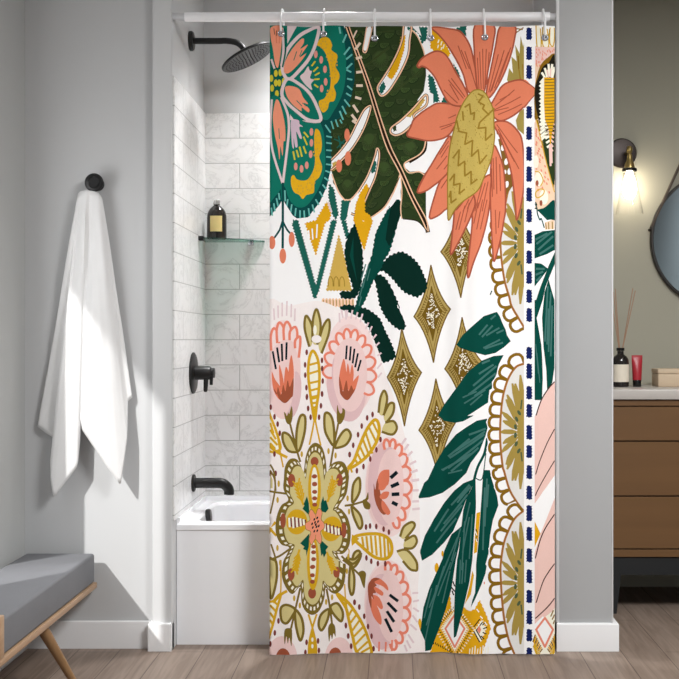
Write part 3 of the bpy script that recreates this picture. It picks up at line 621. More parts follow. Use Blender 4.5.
def cut(s, fillers=(), w=1.5):
    p = sm(t_(s), 5); PR.append(('white', p))
    for c, q in fillers: poly(c, rag(q, .5, smooth=False))
    stroke('rib', [(x, y) for x, y in p], w*.0+2.6, False, True); stroke('peach', p, w, False, True)
    PR.append(('white', [((x-sum(a for a, _ in p)/len(p))*.84+sum(a for a, _ in p)/len(p), (y-sum(b for _, b in p)/len(p))*.84+sum(b for _, b in p)/len(p)) for x, y in p])) if not fillers else None
cut('B1 402,30 450,40 440,130 430,230 390,330 340,420 290,490 250,515 226,490 222,450 260,390 310,310 360,210 390,120', [('ikyel', 'B1 380,110 412,95 402,200 360,335 318,405 285,380 325,290 365,190'), ('ikat', 'B1 235,450 262,415 278,455 252,500 232,490'), ('ikat', 'B1 415,40 445,45 436,75')])
poly('white', 'B1 545,470 600,500 600,560 B2 400,60'); 
cut('B1 550,505 552,575 470,640 B2 470,10 400,82 345,104 310,85 315,50 B1 380,679 470,590', [('tan', 'B1 520,515 545,540 500,610 440,660 410,650 470,590'), ('leaf3', 'B2 325,50 345,35 350,70 330,80')])
PR.append(('white', t_('B2 556,120 556,345 540,360 500,345 440,350 410,325 400,300 430,285 500,240 540,200'))); stroke('rib', 'B2 553,130 545,200 505,245 440,285', 2.2); stroke('peach', 'B2 548,140 535,195 500,237 430,275 402,300 412,335 440,358 500,350 535,368 550,385', 1.3)
poly('white', 'B2 373,372 384,420 372,540 350,540 320,580 300,600 340,480')
stroke('peach', 'B2 373,372 335,480 270,590 190,652 140,668 113,640 120,590 170,480 210,380 236,260 232,205 215,190', 1.4); stroke('peach', 'B2 378,380 386,500 378,600 385,670', 1.1); stroke('rib', 'B2 368,390 330,470 265,580 185,640', .8)
cut('B2 215,193 200,250 150,380 90,480 40,545 20,600 60,640 110,600 165,480 208,380 232,260 230,205', [('ikyel', 'B2 145,425 168,470 115,590 B3 160,80 130,210 100,120 70,30 B2 55,679 75,560'), ('ikat', 'B2 200,270 215,290 205,350 180,360 175,330')], 1.3)
poly('ikyel', rag('B2 100,600 165,640 B3 190,5 165,80 130,210 100,120 70,20', .6, smooth=False)); ells('cream', 'B2 125,679', .9, 1.3)
poly('white', 'B2 40,540 0,550 A2 545,550 600,530 B2 70,500 95,480 60,560 25,640'); poly('ikat', rag('A2 525,550 580,545 560,640 545,679 515,679', .7, smooth=False)); poly('ikyel', rag('A2 640,500 679,440 679,679 600,679', .7, smooth=False)); poly('white', 'B2 30,560 70,560 30,660 15,640')
stroke('peach', 'A2 455,370 465,400 500,490 540,540 B2 5,540 40,535 90,480 140,400', 1.4)
cut('370.5,105 369.5,113 363,130 353,147 341,161 331,170 329,163 339,152 349,138 357,122 364,109', [('tan', 'A2 460,290 500,275 490,330 455,350'), ('leaf', 'B2 115,60 135,55 118,105 92,125')], 1.2)
cut('B1 152,30 185,35 165,130 145,205 128,212 122,190 135,120', (), 1.3)
stroke('rib', 'B1 18,40 90,245 160,440 235,679 B2 300,190 380,350 460,530 540,679 D3 190,215', 4.4); stroke('peach', 'B1 8,45 82,245 150,440 222,679 B2 285,190 370,355 448,530 525,679 D3 184,212', 1.2); stroke('peach', 'B1 28,40 100,240 172,440 247,679 B2 315,190 392,345 472,525 552,672 D3 192,210', 1.2)
stroke('peach', 'B1 450,60 490,105 530,195 548,265', 1.2); stroke('rib', 'B1 545,270 548,380', .8); stroke('rib', 'D3 20,128 120,144 185,212', 1.0)
segs('bead', 'A1 615,190 645,150 620,255 655,245 622,350 660,345 622,440 660,440 615,520 650,530 600,575 630,620 590,640 620,679 A2 595,0 615,15', 2.6); segs('bead', 'A1 600,110 622,65', 1.6)
# ---- teal folk flower (top left)
poly('tealdk', '270,24 343,24 351,40 354.5,62 354.5,80 351,98 340,118 331,124 331,150 331.5,166 327,186 320,202 308,217 297,218.5 288,212 283.5,199 279,206 270,217')
blob('teal', '255,20 300,8 337,22 345,45 346,70 343,92 334,111 324,120 300,100 260,110'); blob('teal', '262,110 300,105 321,124 325,150 324.5,172 318,190 307,205 297,207 289,199 284,186 276,196 262,204')
segs('teallt', 'A1 505,50 512,90 552,95 530,150 575,180 538,232 590,228 553,262 590,290 555,325 555,335 583,348 560,395 590,400 560,445 590,468 553,495 582,512 540,540 575,582 525,585 550,635 508,620 530,675', 1.7)
segs('teallt', 'A2 410,35 445,85 450,10 465,60 480,0 495,45 510,0 522,20 418,110 452,118 418,155 452,160 418,205 452,208 418,250 450,254 416,300 448,305 412,345 442,358 405,392 432,412 392,440 415,468 372,488 392,520 345,540 365,575 322,575 335,625 295,600 302,650 265,615 268,660 238,615 238,665 210,600 205,650 182,575 175,625 155,540 148,590 135,480 138,550 62,570 70,620 80,535 90,585 45,600 52,650 95,500 100,540', 1.5)
poly('core', '270,60 283,62 288,72 286,90 278,100 270,98')
stroke('core', 'A1 130,360 180,190 270,100', 3.5); ells('ydot', 'A1 75,365 105,360 45,398 75,430 98,430 128,418 50,465 82,503 116,485', 1.9, 3.6)
PET = [('A1 118,330 145,215 205,130 275,72 362,46 352,130 312,232 240,330 160,402', 3.4), ('A1 150,400 230,430 300,490 350,580 378,679 290,672 205,610 150,560 115,500', 3.2)]
for s, w in PET: PR.append(('teal', sm(t_(s), 5))); stroke('pinkw', s, w, True, True)
stroke('pinkw', 'A1 118,60 126,200 112,310', 2.2); stroke('core', 'A1 135,60 140,200 120,320', 1.6); poly('pinkw', 'A1 150,30 220,30 185,95 152,160'); stroke('pinkw', 'A1 45,270 65,330', 2)
blob('coral', 'A1 128,350 138,280 180,200 235,132 262,118 262,150 240,190 290,158 262,205 235,250 280,218 240,280 185,340 150,362'); segs('teal', 'A1 215,210 195,270 250,200 235,240', .8)
blob('coral', 'A1 138,455 190,448 235,470 258,520 292,565 262,560 300,600 292,622 250,590 245,615 190,575 150,520'); segs('teal', 'A1 215,545 250,580 255,560 280,580', .8)
blob('coral', 'A1 42,50 115,45 117,110 105,240 90,325 70,300 55,200 40,120'); segs('orange', 'A1 75,80 80,160 100,70 98,160', 1); segs('rib', 'A1 62,60 66,100 80,75 78,110', .6)
blob('pinkw', 'A1 238,380 265,350 292,308 302,335 318,345 305,388 332,402 312,430 320,470 290,450 262,420')
PR.append(('teal', sm(t_('A1 45,530 100,530 155,640 A2 168,0 160,130 122,430 45,180 40,20'), 5))); stroke('pinkw', 'A1 48,545 A2 38,60 55,220 120,430', 2.2); stroke('pinkw', 'A1 112,530 150,625 A2 162,20 158,130 122,430', 2.4)
blob('coral', 'A1 72,555 92,548 112,600 130,679 A2 138,60 138,140 126,150 120,245 106,180 100,272 88,190 68,100 A1 55,660'); segs('teal', 'A2 95,60 100,130', .7)
blob('mauve', 'A2 178,0 228,0 235,25 258,42 232,48 250,118 236,122 212,78 222,172 206,182 194,122 196,192 184,172 178,90')
poly('pinkw', 'A1 170,640 200,679 170,679'); poly('pinkw', 'A2 250,0 378,0 378,18 340,20 280,10')
segs('ydot', 'A1 318,305 340,278 330,345 358,320 340,372 370,358 335,400 368,400 335,435 360,455 A2 265,80 292,112 262,112 285,165 262,178 278,222 235,182 250,245 215,205 228,250 192,215 202,268', 1.6)
ells('salmon', 'A1 345,230 382,270 408,335 412,420 385,465 A2 315,78 315,152 310,230 283,305 248,330 209,315', 1.9, 3.9)
def scal(s):
    p = t_(s); PR.append(('yellow', sm(p, 5))); q = [(p[i][0]*.7+sum(x for x, _ in p)/len(p)*.3*0+p[i][0]*.3, p[i][1]) for i in range(len(p))]
scal('A1 380,122 430,122 456,170 452,205 492,240 484,290 480,320 507,372 495,420 468,450 482,500 470,550 438,560 425,605 393,628 370,590 368,550 400,535 418,510 440,470 447,400 440,340 430,280 410,225 380,185 353,165')
scal('A2 345,60 372,80 386,150 382,210 368,250 388,320 370,385 338,420 332,490 300,502 278,510 255,535 232,508 198,490 178,440 178,390 196,374 215,400 250,410 290,400 328,340 340,270 335,180 335,105')
for s in ('A1 400,170', 'A1 440,250', 'A1 462,370', 'A1 440,500', 'A1 400,580', 'A2 360,130', 'A2 360,320', 'A2 300,450', 'A2 240,470', 'A2 350,220', 'A2 320,410', 'A1 470,300'):
    x, y = t_(s)[0]
    for k in range(7): a = 2*PI*k/7+x; ell('gold', x+2.9*math.cos(a), y+3.9*math.sin(a), .9, 1.1, 0, 7)
poly('white', 'A2 120,540 190,650 190,700 45,700 45,679')
stroke('teal', 'A2 108,430 118,560', 1.2); stroke('tealdk', 'A2 122,430 122,679 A3 121,190', 2.3); stroke('tealdk', 'A3 118,15 100,70 66,122', 1.9); stroke('tealdk', 'A3 124,15 150,65 176,95', 1.9)
for s, rx, ry in (('A3 50,155', 3.3, 6.7), ('A3 122,245', 3.3, 7.6), ('A3 182,132', 3.0, 7.6), ('A2 557,100', 2.7, 6.6), ('A2 563,258', 3.2, 7.2), ('A2 503,312', 3.0, 6.4)):
    x, y = t_(s)[0]; ell('orange', x, y, rx, ry)
segs('ikat', 'A2 470,130 540,160 490,190 545,130 500,110 515,195', 1.2)
# ---- palm leaves (right of centre)
PALM = ['C4 250,80 160,110 80,180 20,250 D4 385,370 440,300 470,260 400,382 D4 440,400 C4 80,352 170,375 240,360 300,320 345,280 320,240 310,200 290,160 270,110', 'C4 297,374 230,380 150,410 60,480 D5 350,100 300,170 260,240 300,280 370,292 430,280 500,240 C5 50,175 150,110 190,85 200,0 C4 220,600 240,540 262,440',
    'D5 590,262 520,275 450,320 380,370 300,470 240,570 190,679 D6 165,90 120,197 200,190 290,160 370,100 450,20 D5 480,560 540,480 580,380 596,320', 'D6 495,62 430,90 370,140 300,230 230,340 170,450 135,560 150,622 220,580 300,500 360,420 420,280 460,170 505,80',
    'D6 420,380 350,440 300,560 D7 290,0 250,90 200,200 160,330 140,480 112,640 210,620 270,470 310,350 350,200 380,0 D6 400,520', 'D6 512,70 455,180 430,270 415,400 400,550 D7 388,0 380,100 372,230 365,450 366,532 382,520 430,330 470,150 490,0 D6 500,450 515,250', 'D6 565,0 610,0 622,60 660,180 668,240 630,340 612,440 600,570 580,640 D7 588,40 580,90 550,170 510,260 480,318 490,270 508,220 515,100 D6 515,640 530,500 545,300']
PALM[0] = 'C4 250,80 160,110 80,180 15,240 D4 383,372 C4 0,325 80,352 170,375 240,360 300,320 345,280 320,240 310,200 290,160 270,110'
for s in PALM: PR.append(('palm', t_(s)))
stroke('palm', 'C5 185,330 165,430 120,520 95,610 90,679', 2.6); stroke('palm', 'C5 175,430 150,600 C6 100,50', 1.0); segs('white', 'C5 130,440 55,570', .2)
segs('palmlt', 'C4 130,235 185,170 150,250 220,175 180,240 265,190 250,225 295,205 160,325 270,270 170,330 290,290 210,130 240,105', 1.8)
segs('palmlt', 'C4 225,440 130,500 245,450 90,580 240,500 60,640 225,560 100,650 150,430 200,410', 2.0); segs('palmlt', 'C5 170,0 30,90 150,30 70,100 110,10 20,50', 1.5)
segs('palmlt', 'D5 580,330 470,370 575,350 380,480 570,370 340,530 560,410 330,600 530,460 350,620 470,400 330,520 480,500 290,615', 2.0); segs('palmlt', 'D6 300,5 285,0 420,0 330,25', 1.5)
segs('palmlt', 'D6 470,100 350,240 480,110 390,220 455,170 300,370 420,240 280,420 380,330 250,500 330,270 235,420 460,120 400,190', 1.8)
segs('palmlt', 'D6 390,460 300,679 410,400 350,620 380,560 340,679 D7 330,0 200,330 345,20 260,250 300,50 180,450 250,180 170,560 340,80 290,300 215,200 165,400', 1.3)
segs('palmlt', 'D6 475,220 430,420 470,320 425,560 490,300 470,600 440,350 420,679 D7 450,0 440,150 410,0 405,160 430,20 420,160', 1.3)
segs('palmlt', 'D6 590,60 575,380 575,120 562,540 600,100 590,250', 1.6)
stroke('pine', 'C4 80,352 40,335 0,320', .4)
# ---- coil borders over the leaves
for A, cy in ARCS:
    P, H = coils(A)
    PR.append(('white', H+A[::-1])); stroke('arc', A, 2.2, False); stroke('loop', P, 3.0, False); stroke('loop', A, .6, False)
segs('pine2', 'C3 205,575 215,550', 1.2)
# ---- orange flower
poly('check', 'C2 245,70 280,110 325,240 370,430 305,520 300,350 270,180'); ells('white', 'C2 265,105 292,185 315,280 337,345 318,435', 2.0, 3.6, 12); ells('white', 'C2 308,350', 1.2, 2.2)
ORG = ['D1 215,48 260,92 320,160 380,260 430,370 465,490 530,480 520,380 500,280 480,190 440,110 390,62 300,46', 'C1 275,35 375,35 370,130 340,250 290,380 230,490 190,530 180,480 210,330 240,180', 'D1 510,35 637,35 632,160 600,330 570,490 530,490 515,380 503,200',
    'C2 230,20 320,8 390,70 425,160 436,400 418,560 385,679 375,560 350,360 310,220 270,110', 'D2 325,330 270,420 240,500 200,657 250,652 300,612 330,565', 'D2 345,105 280,190 220,290 160,390 118,487 170,482 230,442 290,392 335,320', 'C2 225,180 260,220 292,310 306,430 310,600 C3 300,60 275,200 232,350 220,240 210,60 C2 205,400',
    'D2 480,500 610,370 612,500 D3 610,20 590,140 550,290 500,420 465,527 458,470 475,300 490,130', 'D2 390,600 480,500 510,560 D3 490,90 440,200 395,290 345,370 352,260 365,130 370,70', 'D1 400,578 270,560 200,590 130,640 90,679 D2 75,40 48,102 100,122 190,138 270,128 330,98 365,50 D1 410,640',
    'D1 118,302 160,250 240,208 300,220 340,270 380,350 430,440 460,520 420,580 340,562 290,490 240,390 190,330 150,312 130,322', 'C1 200,600 240,520 290,440 360,408 430,408 490,450 517,490 480,540 420,602 350,652 270,682 215,640']
for s in ORG:
    p = sm(t_(s), 4); PR.append(('orange', p)); stroke('orangeln', p, 1.6, False, True)
segs('orangeln', 'D1 415,200 470,330 440,210 490,370 395,170 450,330 470,300 520,470 330,400 430,530 350,390 440,520 340,430 400,540 300,470 390,560 560,200 565,470 585,200 575,470 540,220 550,470 605,220 590,440 525,260 535,470', .95)
segs('orangeln', 'C1 260,230 195,490 300,200 215,480 330,210 235,460 285,260 205,490 345,180 260,420 370,470 240,580 410,520 230,610 420,570 260,640 340,500 270,540 330,590 220,620', .95)
segs('orangeln', 'D2 380,10 270,45 350,30 280,60 330,140 270,230 330,170 280,250 320,240 250,330 330,290 300,330 320,400 280,460 D1 380,640 330,660', .95)
segs('orangeln', 'C2 250,30 390,220 260,60 400,330 270,90 370,280 225,260 230,470 245,250 250,500 270,300 275,480 215,330 220,520 150,430 100,620 170,430 120,600 190,420 150,620 90,520 50,600 60,540 20,620 C3 240,0 245,160 270,10 260,120', .95)
segs('orangeln', 'D3 590,0 545,200 560,0 520,200 530,20 500,160 440,40 400,200 470,20 440,150 410,80 380,200', .95)
CONE = sm(t_('D1 480,495 520,476 570,490 610,550 635,620 D2 638,40 642,120 620,260 570,390 525,482 430,550 375,605 330,679 325,560 325,350 340,180 370,50 D1 390,650 430,560'), 4)
PR.append(('cone', CONE)); stroke('coneln', CONE, 1.2, False, True)
for s in ('D2 385,0 400,75 452,88 440,165 492,140 485,248 530,205 540,300 588,240', 'D1 640,600 D2 540,20 530,60 582,52 580,140 625,95', 'D2 360,255 402,200 395,310 438,280 440,380 482,350 482,435 522,405', 'D2 340,405 370,365 365,440 408,430 402,500 438,470', 'D2 335,520 345,480 348,560 382,535', 'D1 440,590 472,570 480,640 505,630 500,679', 'D1 530,505 562,520 532,560 572,580 560,605 605,645', 'D1 425,620 430,679'): stroke('coneln', s, 1.7, False)
rd = random.Random(3)
for _ in range(170):
    x, y = rd.uniform(449, 493), rd.uniform(92, 210)
    if sum((CONE[i][1] > y) != (CONE[i-1][1] > y) and x < (CONE[i-1][0]-CONE[i][0])*(y-CONE[i][1])/(CONE[i-1][1]-CONE[i][1])+CONE[i][0] for i in range(len(CONE))) % 2: segs('coneln', f'{x},{y} {x+.5},{y+1.2}', .45)
# ---- folk medallion (lower left)
blob('blush', '262,312 290,306 318,301 340,309 362,320 376,345 385,372 397,408 406,440 415,470 419,500 420,530 420,560 418,590 417,620 414,660 262,660 262,480')
def arches(cx, cy, rx, ry, a0, a1, n, h, w=2.0, wob=1.0):
    for k in range(n):
        q0, q1 = math.radians(a0+(a1-a0)*k/n), math.radians(a0+(a1-a0)*(k+1)/n); qm = (q0+q1)/2
        f = lambda q, m: (cx+(rx+m)*math.cos(q), cy+(ry+m)*math.sin(q))
        p = [f(q0, -1.5), f(q0+(q1-q0)*.08, h*.45), f(q0+(q1-q0)*.3, h*.95), f(qm, h*1.12), f(q0+(q1-q0)*.7, h*.95), f(q0+(q1-q0)*.92, h*.45), f(q1, -1.5)]
        PR.append(('pink3', sm(p, 3, False))); stroke('arch', p, w+.4, True, n=3)
# upper left face
ell('pink3', 283, 366, 18, 46, 0, 30); ell('pink', 283, 372, 17.5, 47, 0, 30); ell('pink2', 293, 395, 8, 24, 8, 20); ell('pink', 282, 376, 13, 40, 0, 24)
for a, b, c_ in (((45,340),(62,193),(95,290)), ((85,290),(100,153),(130,270)), ((130,270),(150,148),(175,265)), ((168,270),(205,183),(215,300)), ((205,325),(236,248),(230,388))):
    s = f'A4 {a[0]},{a[1]} {(a[0]*.7+b[0]*.3)-8},{(a[1]*.35+b[1]*.65)} {b[0]},{b[1]} {(c_[0]*.7+b[0]*.3)+8},{(c_[1]*.35+b[1]*.65)} {c_[0]},{c_[1]}'
    PR.append(('pink3', sm(t_(s), 4, False))); stroke('arch', s, 2.5)
segs('tick', 'A4 62,60 66,135 90,40 92,120 118,20 118,110 150,10 148,105 180,30 178,115 205,60 202,140', 1.5)
segs('ink', 'A4 55,350 76,466 84,325 98,420 115,300 119,412 148,290 145,402', 2.0)
def tulip(pets, base):
    for s in pets: blob('tulip', s)
    blob('brown', base)
tulip(['A4 48,485 72,540 110,600 105,679 60,610', 'A4 98,438 126,540 130,640 105,600', 'A4 140,458 162,500 155,620 128,620', 'A4 180,372 197,480 188,590 155,620 162,470'], 'A4 60,600 80,640 90,590 110,645 125,575 140,620 155,545 170,590 195,528 192,640 A5 180,50 140,88 102,65 80,15')
# upper right face
ell('pink3', 350, 366, 26, 50, 0, 36); ell('pink', 349, 372, 22, 48, 0, 36); ell('pink2', 346, 388, 19, 34, -8, 30); ell('pink', 350, 374, 17, 38, 0, 30)
arches(349.5, 373, 19.5, 37, 172, 395, 11, 6.5, 2.0)
segs('tick', 'A4 505,90 507,150 520,70 528,120 545,70 550,130 B4 15,70 12,115 50,70 40,125 85,85 72,130 118,95 103,150 158,155 140,195 182,180 165,218 212,235 190,262 232,290 208,312 245,360 222,378 248,430 220,465 248,495 225,525', 1.7)
segs('ink', 'A4 555,312 549,400 582,318 575,408 607,333 595,428 630,365 612,455 650,410 630,480', 1.9)
tulip(['A4 530,402 546,440 555,590 510,610 503,520', 'A4 560,430 578,530 560,620 545,600', 'A4 588,440 602,510 580,640 565,600', 'A4 636,510 612,610 580,650 575,590'], 'A4 503,520 520,580 530,620 552,545 566,620 585,580 600,610 612,600 A5 600,20 560,70 520,42 506,0')
# right face
ell('pink3', 389, 487, 24, 50, 0, 36); ell('pink', 387, 487, 21, 45, 0, 36); ell('pink2', 384, 484, 16, 42, 0, 30); ell('pink', 391, 487, 14, 38, 0, 30)
arches(390, 485, 15.5, 40, -112, 78, 9, 5.5, 2.2)
segs('tick', 'B5 385,370 412,330 405,405 430,370 425,450 455,420 440,505 480,485 450,560 490,545 455,615 500,610 B6 455,15 490,5 462,75 500,70 462,140 498,140 460,215 500,215 460,268 505,265', 2.3)
blob('brown', 'B5 240,570 215,620 205,679 B6 195,90 197,170 210,230 235,280 265,305 285,280 250,200 235,100 B5 260,600'); 
for s in ('B5 300,542 250,550 222,600 235,650 260,610 285,575', 'B5 295,640 255,650 228,679 B6 235,60 270,20 300,0', 'B6 290,80 240,88 232,130 255,140 278,118', 'B6 300,150 262,150 235,180 250,200 285,190', 'B6 252,205 290,250 308,290 285,305 250,260'): blob('tulip', s)
segs('ink', 'B5 312,595 352,558 B6 318,110 362,90 320,165 366,163 322,220 354,236', 3.6)
segs('ink', 'B5 315,655 362,635', 3.6)
# lower right face
ell('pink3', 388, 606, 24, 46, 0, 36); ell('pink', 385, 607, 20, 42, 0, 36); ell('pink2', 381, 612, 15, 38, 0, 30); ell('pink', 391, 606, 14, 36, 0, 30)
arches(388, 607, 17, 39, -100, 82, 9, 5.0, 2.2)
segs('tick', 'B7 460,228 495,228 465,285 500,280 465,330 500,355 460,380 490,425 445,440 485,480 430,510 465,565 420,550 445,600 405,580 420,620', 1.9)
segs('arch', 'B7 232,560 230,620 278,560 275,620 320,545 318,615', 1.8)
for s in ('B7 175,140 200,122 240,130 285,170 292,208 255,180 205,160', 'B7 190,180 225,195 260,222 250,245 205,215', 'B7 185,240 230,255 258,318 240,335 195,280', 'B7 160,260 190,270 225,330 248,400 240,442 190,380'): blob('tulip', s)
blob('brown', 'B7 155,180 175,140 205,122 235,130 200,150 215,175 195,190 210,225 190,230 195,270 180,250 178,330 160,270')
segs('ink', 'B7 305,238 358,278 292,292 348,350 286,350 332,418 275,402 316,486', 3.0)
# foot faces
ell('pink', 282, 660, 16, 25, 0, 28); ell('brown', 283.5, 658, 7.5, 11, 0, 20); ell('pink', 339, 660, 14.5, 22, 0, 28); ell('brown', 335, 657, 6.5, 9, 0, 20)
# ---- yellow ladders
def ladder(outline, rungs, w=2.2, fill='cream', rw=1.7):
    p = sm(t_(outline), 5); PR.append((fill, p)); segs('mustard', rungs, rw+.5); stroke('mustard', p, w+.5, False, True)
ladder('A4 325,345 358,400 370,500 365,620 A5 352,100 338,205 318,100 A4 305,620 293,500 300,400', 'A4 305,440 358,425 300,500 366,480 300,565 368,550 308,615 364,600 310,660 360,650 A5 318,60 356,50 322,90 350,85 326,120 346,115', 2.3)
stroke('mustard', 'A5 338,180 325,260 302,370', 1.7); stroke('mustard', 'A5 338,180 352,260 378,375', 1.7); stroke('mustard', 'A5 331,130 338,200 345,130', 3.0)
ladder('B5 22,530 60,480 100,375 150,265 198,205 225,222 232,290 205,370 140,460 60,520', 'B5 140,290 185,430 165,260 215,360 190,225 230,305 120,335 165,450 100,385 140,470 82,430 112,490 65,470 88,505', 2.7)
ladder('B6 60,465 130,440 220,435 290,462 316,510 312,570 270,605 200,592 120,530', 'B6 115,460 125,520 145,455 155,545 175,450 185,565 205,450 215,580 235,450 245,590 265,460 272,595 290,475 298,590', 2.8)
ladder('A7 490,235 560,290 B7 60,345 112,430 152,520 178,640 85,640 50,520 22,400 A7 548,330', 'B7 20,390 45,345 30,440 75,380 45,490 95,420 55,530 118,465 70,580 135,510 80,630 152,560 110,635 165,600', 2.6)
stroke('mustard', 'A7 485,230 545,285 B7 0,315', 2.6); stroke('mustard', 'A7 540,170 545,260 560,360', 1.3); stroke('mustard', 'A6 565,540 570,560 560,640', 1.0); stroke('mustard', 'B5 20,530 A5 575,520 590,560', 2.0); stroke('mustard', 'B5 25,540 15,590', 1.6); poly('mustard', 'A6 590,440 640,470 590,520 585,480')
ladder('A5 20,150 45,190 85,300 105,400 20,395', 'A5 40,225 60,290 40,270 75,330 40,320 85,370 40,360 70,395', 2.0); stroke('mustard', 'A5 30,375 85,420 150,455', 2.8); stroke('mustard', 'A5 85,300 105,420 125,520', 1.6)
stroke('mustard', 'A6 30,420 72,350', 2.4); stroke('mustard', 'A6 30,385 78,440', 2.4); poly('white', 'A6 45,385 68,370 72,405')
ladder('A7 20,300 60,270 110,225 85,320 45,470 20,520', 'A7 40,300 75,340 60,270 90,300 40,350 65,390 40,400 55,430', 2.0); stroke('mustard', 'A7 60,280 110,230 150,205', 2.8); stroke('mustard', 'A6 105,679 A7 110,0 110,190 100,250', 1.5)
poly('cream', 'A7 300,380 345,380 322,470'); stroke('mustard', 'A7 296,370 322,460 345,560 350,650', 1.9); stroke('mustard', 'A7 350,370 322,460 300,560 296,650', 1.9); poly('mustard', 'A7 322,470 340,540 345,650 300,650 305,540'); ells('cream', 'A7 322,540 322,585', 1.2, 2.2)
ells('maroon', 'A4 283,355 272,440 273,510 281,595 284,660 387,410 388,465 392,550 387,637 A5 285,45 293,125 310,185 388,28 380,107 367,185 42,115 67,180 88,230 102,292 67,432 B5 187,167 150,190 113,246 88,305 55,377 30,440 241,337 213,407 171,470 125,522 80,550 A5 575,440 B6 142,390 170,382 212,385 262,402 298,422 145,600 178,622 223,637 273,637 B7 65,292 96,325 130,387 156,455 180,520 194,605 5,452 20,522 40,590 A7 94,407 70,487 40,560 283,557 275,625 360,550 366,615 606,292 640,325 548,450 565,522 585,592 A6 40,20 75,20', 1.35, 3.0)
# ---- sprigs and bare leaves
def lf(s, w=2.5): outlined('beige', 'olive', s, w)
def openlf(s, w=2.4):
    p = t_(s); PR.append(('beige', sm(p, 5))); stroke('olive', s, w)
openlf('A4 300,315 270,200 272,122 288,112 320,180 325,275'); openlf('A4 385,360 430,240 440,165 428,132 395,180 362,290'); openlf('A4 322,280 325,140 350,62 375,140 376,220 355,300'); ell('blush', 316.5, 339, 5, 4, 0, 14); ell('cream', 315, 330, 1.8, 5, 0, 12)
for s in ('A5 240,485 215,400 172,230', 'A5 442,530 465,390 497,230', 'B6 0,245 60,235 130,215', 'A6 545,245 600,240', 'A7 530,5 580,45 650,115', 'A6 520,590 600,670', 'A7 240,190 208,330 180,455', 'A7 418,200 440,320 455,440', 'A6 35,140 90,150 160,160', 'A6 40,600 100,580 165,535'): stroke('olive', s, 2.0)
blob('olive', 'A5 130,152 142,158 150,175 160,150 166,160 182,108 190,160 182,215 165,232 145,215'); blob('olive', 'A5 490,102 500,140 512,160 524,150 525,125 543,140 538,190 512,232 488,212')
lf('A5 125,290 170,310 212,395 215,420 160,410 125,350'); lf('A5 215,400 216,280 240,178 272,182 270,280 238,400'); lf('A5 466,378 420,310 404,250 406,165 432,158 458,200 470,290'); lf('A5 475,382 520,295 558,270 582,312 552,370 500,392')
blob('olive', 'B6 118,212 140,195 156,152 160,195 150,212 172,235 166,268 132,262'); lf('B6 48,215 55,105 90,55 102,85 98,150 70,205'); lf('B6 48,252 100,305 117,370 98,402 68,345 50,290'); lf('B6 45,640 60,572 92,552 106,590 75,650 50,665'); lf('B7 40,45 62,120 58,215 42,240 27,180 30,90'); lf('B7 10,-10 50,30 95,-5 105,-40 60,0'); blob('olive', 'B7 90,95 105,80 125,78 142,95 138,140 132,195 118,175 105,135')
openlf('B5 228,152 240,55 266,5 286,60 265,168'); openlf('B5 262,170 300,95 332,95 325,160 282,220'); openlf('B5 276,220 330,212 352,258 322,302 252,285'); openlf('B6 375,450 400,385 455,355 472,388 412,465'); openlf('B6 406,480 468,448 488,490 458,532 402,532'); openlf('B6 355,552 420,545 482,620 490,679 B7 475,75 440,62 395,10')
lf('A7 205,328 150,298 110,322 115,402 150,422 190,370'); lf('A7 208,335 250,392 262,480 240,542 212,440'); blob('olive', 'A7 138,465 165,455 186,470 182,578 168,520 158,560 148,510 138,565 132,520'); lf('A7 432,335 380,372 364,440 386,478 425,405'); lf('A7 445,316 490,298 527,360 515,422 462,365'); blob('olive', 'A7 428,465 450,428 475,455 478,525 465,500 455,540 445,510 435,558')
stroke('olive', 'A6 40,0 68,60 70,140 40,290', 1.7); stroke('olive', 'A6 45,500 75,600 80,679', 1.7); stroke('olive', 'A5 40,505 65,560 75,679', 1.8); lf('A7 30,0 55,-10 80,15 82,120 55,240 38,225'); poly('beige', 'A6 40,20 55,60 55,120 40,120')
ells('dot', 'A5 250,435 431,415 479,445 95,632 A6 95,92 88,200 87,525 105,625 570,285 565,592 560,195 A7 200,255 238,305 455,255 415,285 555,80', 1.25, 3.1)
# ---- centre rosette
ROS = sm(t_('A5 262,560 275,460 300,390 340,358 385,385 410,460 422,570 440,515 490,485 540,500 568,575 A6 565,90 550,170 500,250 522,272 562,330 582,420 570,520 530,572 490,575 525,635 A7 548,40 535,170 490,228 450,222 412,190 402,262 370,342 325,372 280,350 250,290 240,180 190,226 150,190 118,110 125,10 A6 150,570 165,520 112,500 78,430 78,330 110,240 160,200 128,130 130,60 A5 138,520 170,468 215,468 245,510'), 5)
RX, RY = 313.5, 526.0
rs = lambda k, ky=None: [(RX+(x-RX)*k, RY+(y-RY)*(ky or k)) for x, y in ROS]
PR.append(('olive', ROS)); 
a_, b_ = rs(.905, .953), rs(.825, .912); n_ = len(ROS)
for i in range(0, n_-2, 3):
    h = lambda L: ((L[i+1][0]+L[i+2][0])/2, (L[i+1][1]+L[i+2][1])/2)
    PR.append(('cream', [a_[i], a_[i+1], h(a_), h(b_), b_[i+1], b_[i]]))
PR.append(('beige', rs(.775, .885)))
for s, rx, ry in (('A5 337,485', 4.0, 4.6), ('A5 182,612', 3.7, 6.6), ('A5 505,612', 3.3, 6.4), ('A6 125,340', 2.8, 7.5), ('A6 534,412', 2.8, 7.8), ('A7 180,92', 3.4, 6.2), ('A7 485,85', 3.3, 5.6), ('A7 320,225', 4.0, 5.4)):
    x, y = t_(s)[0]; ell('brown', x, y, rx, ry)
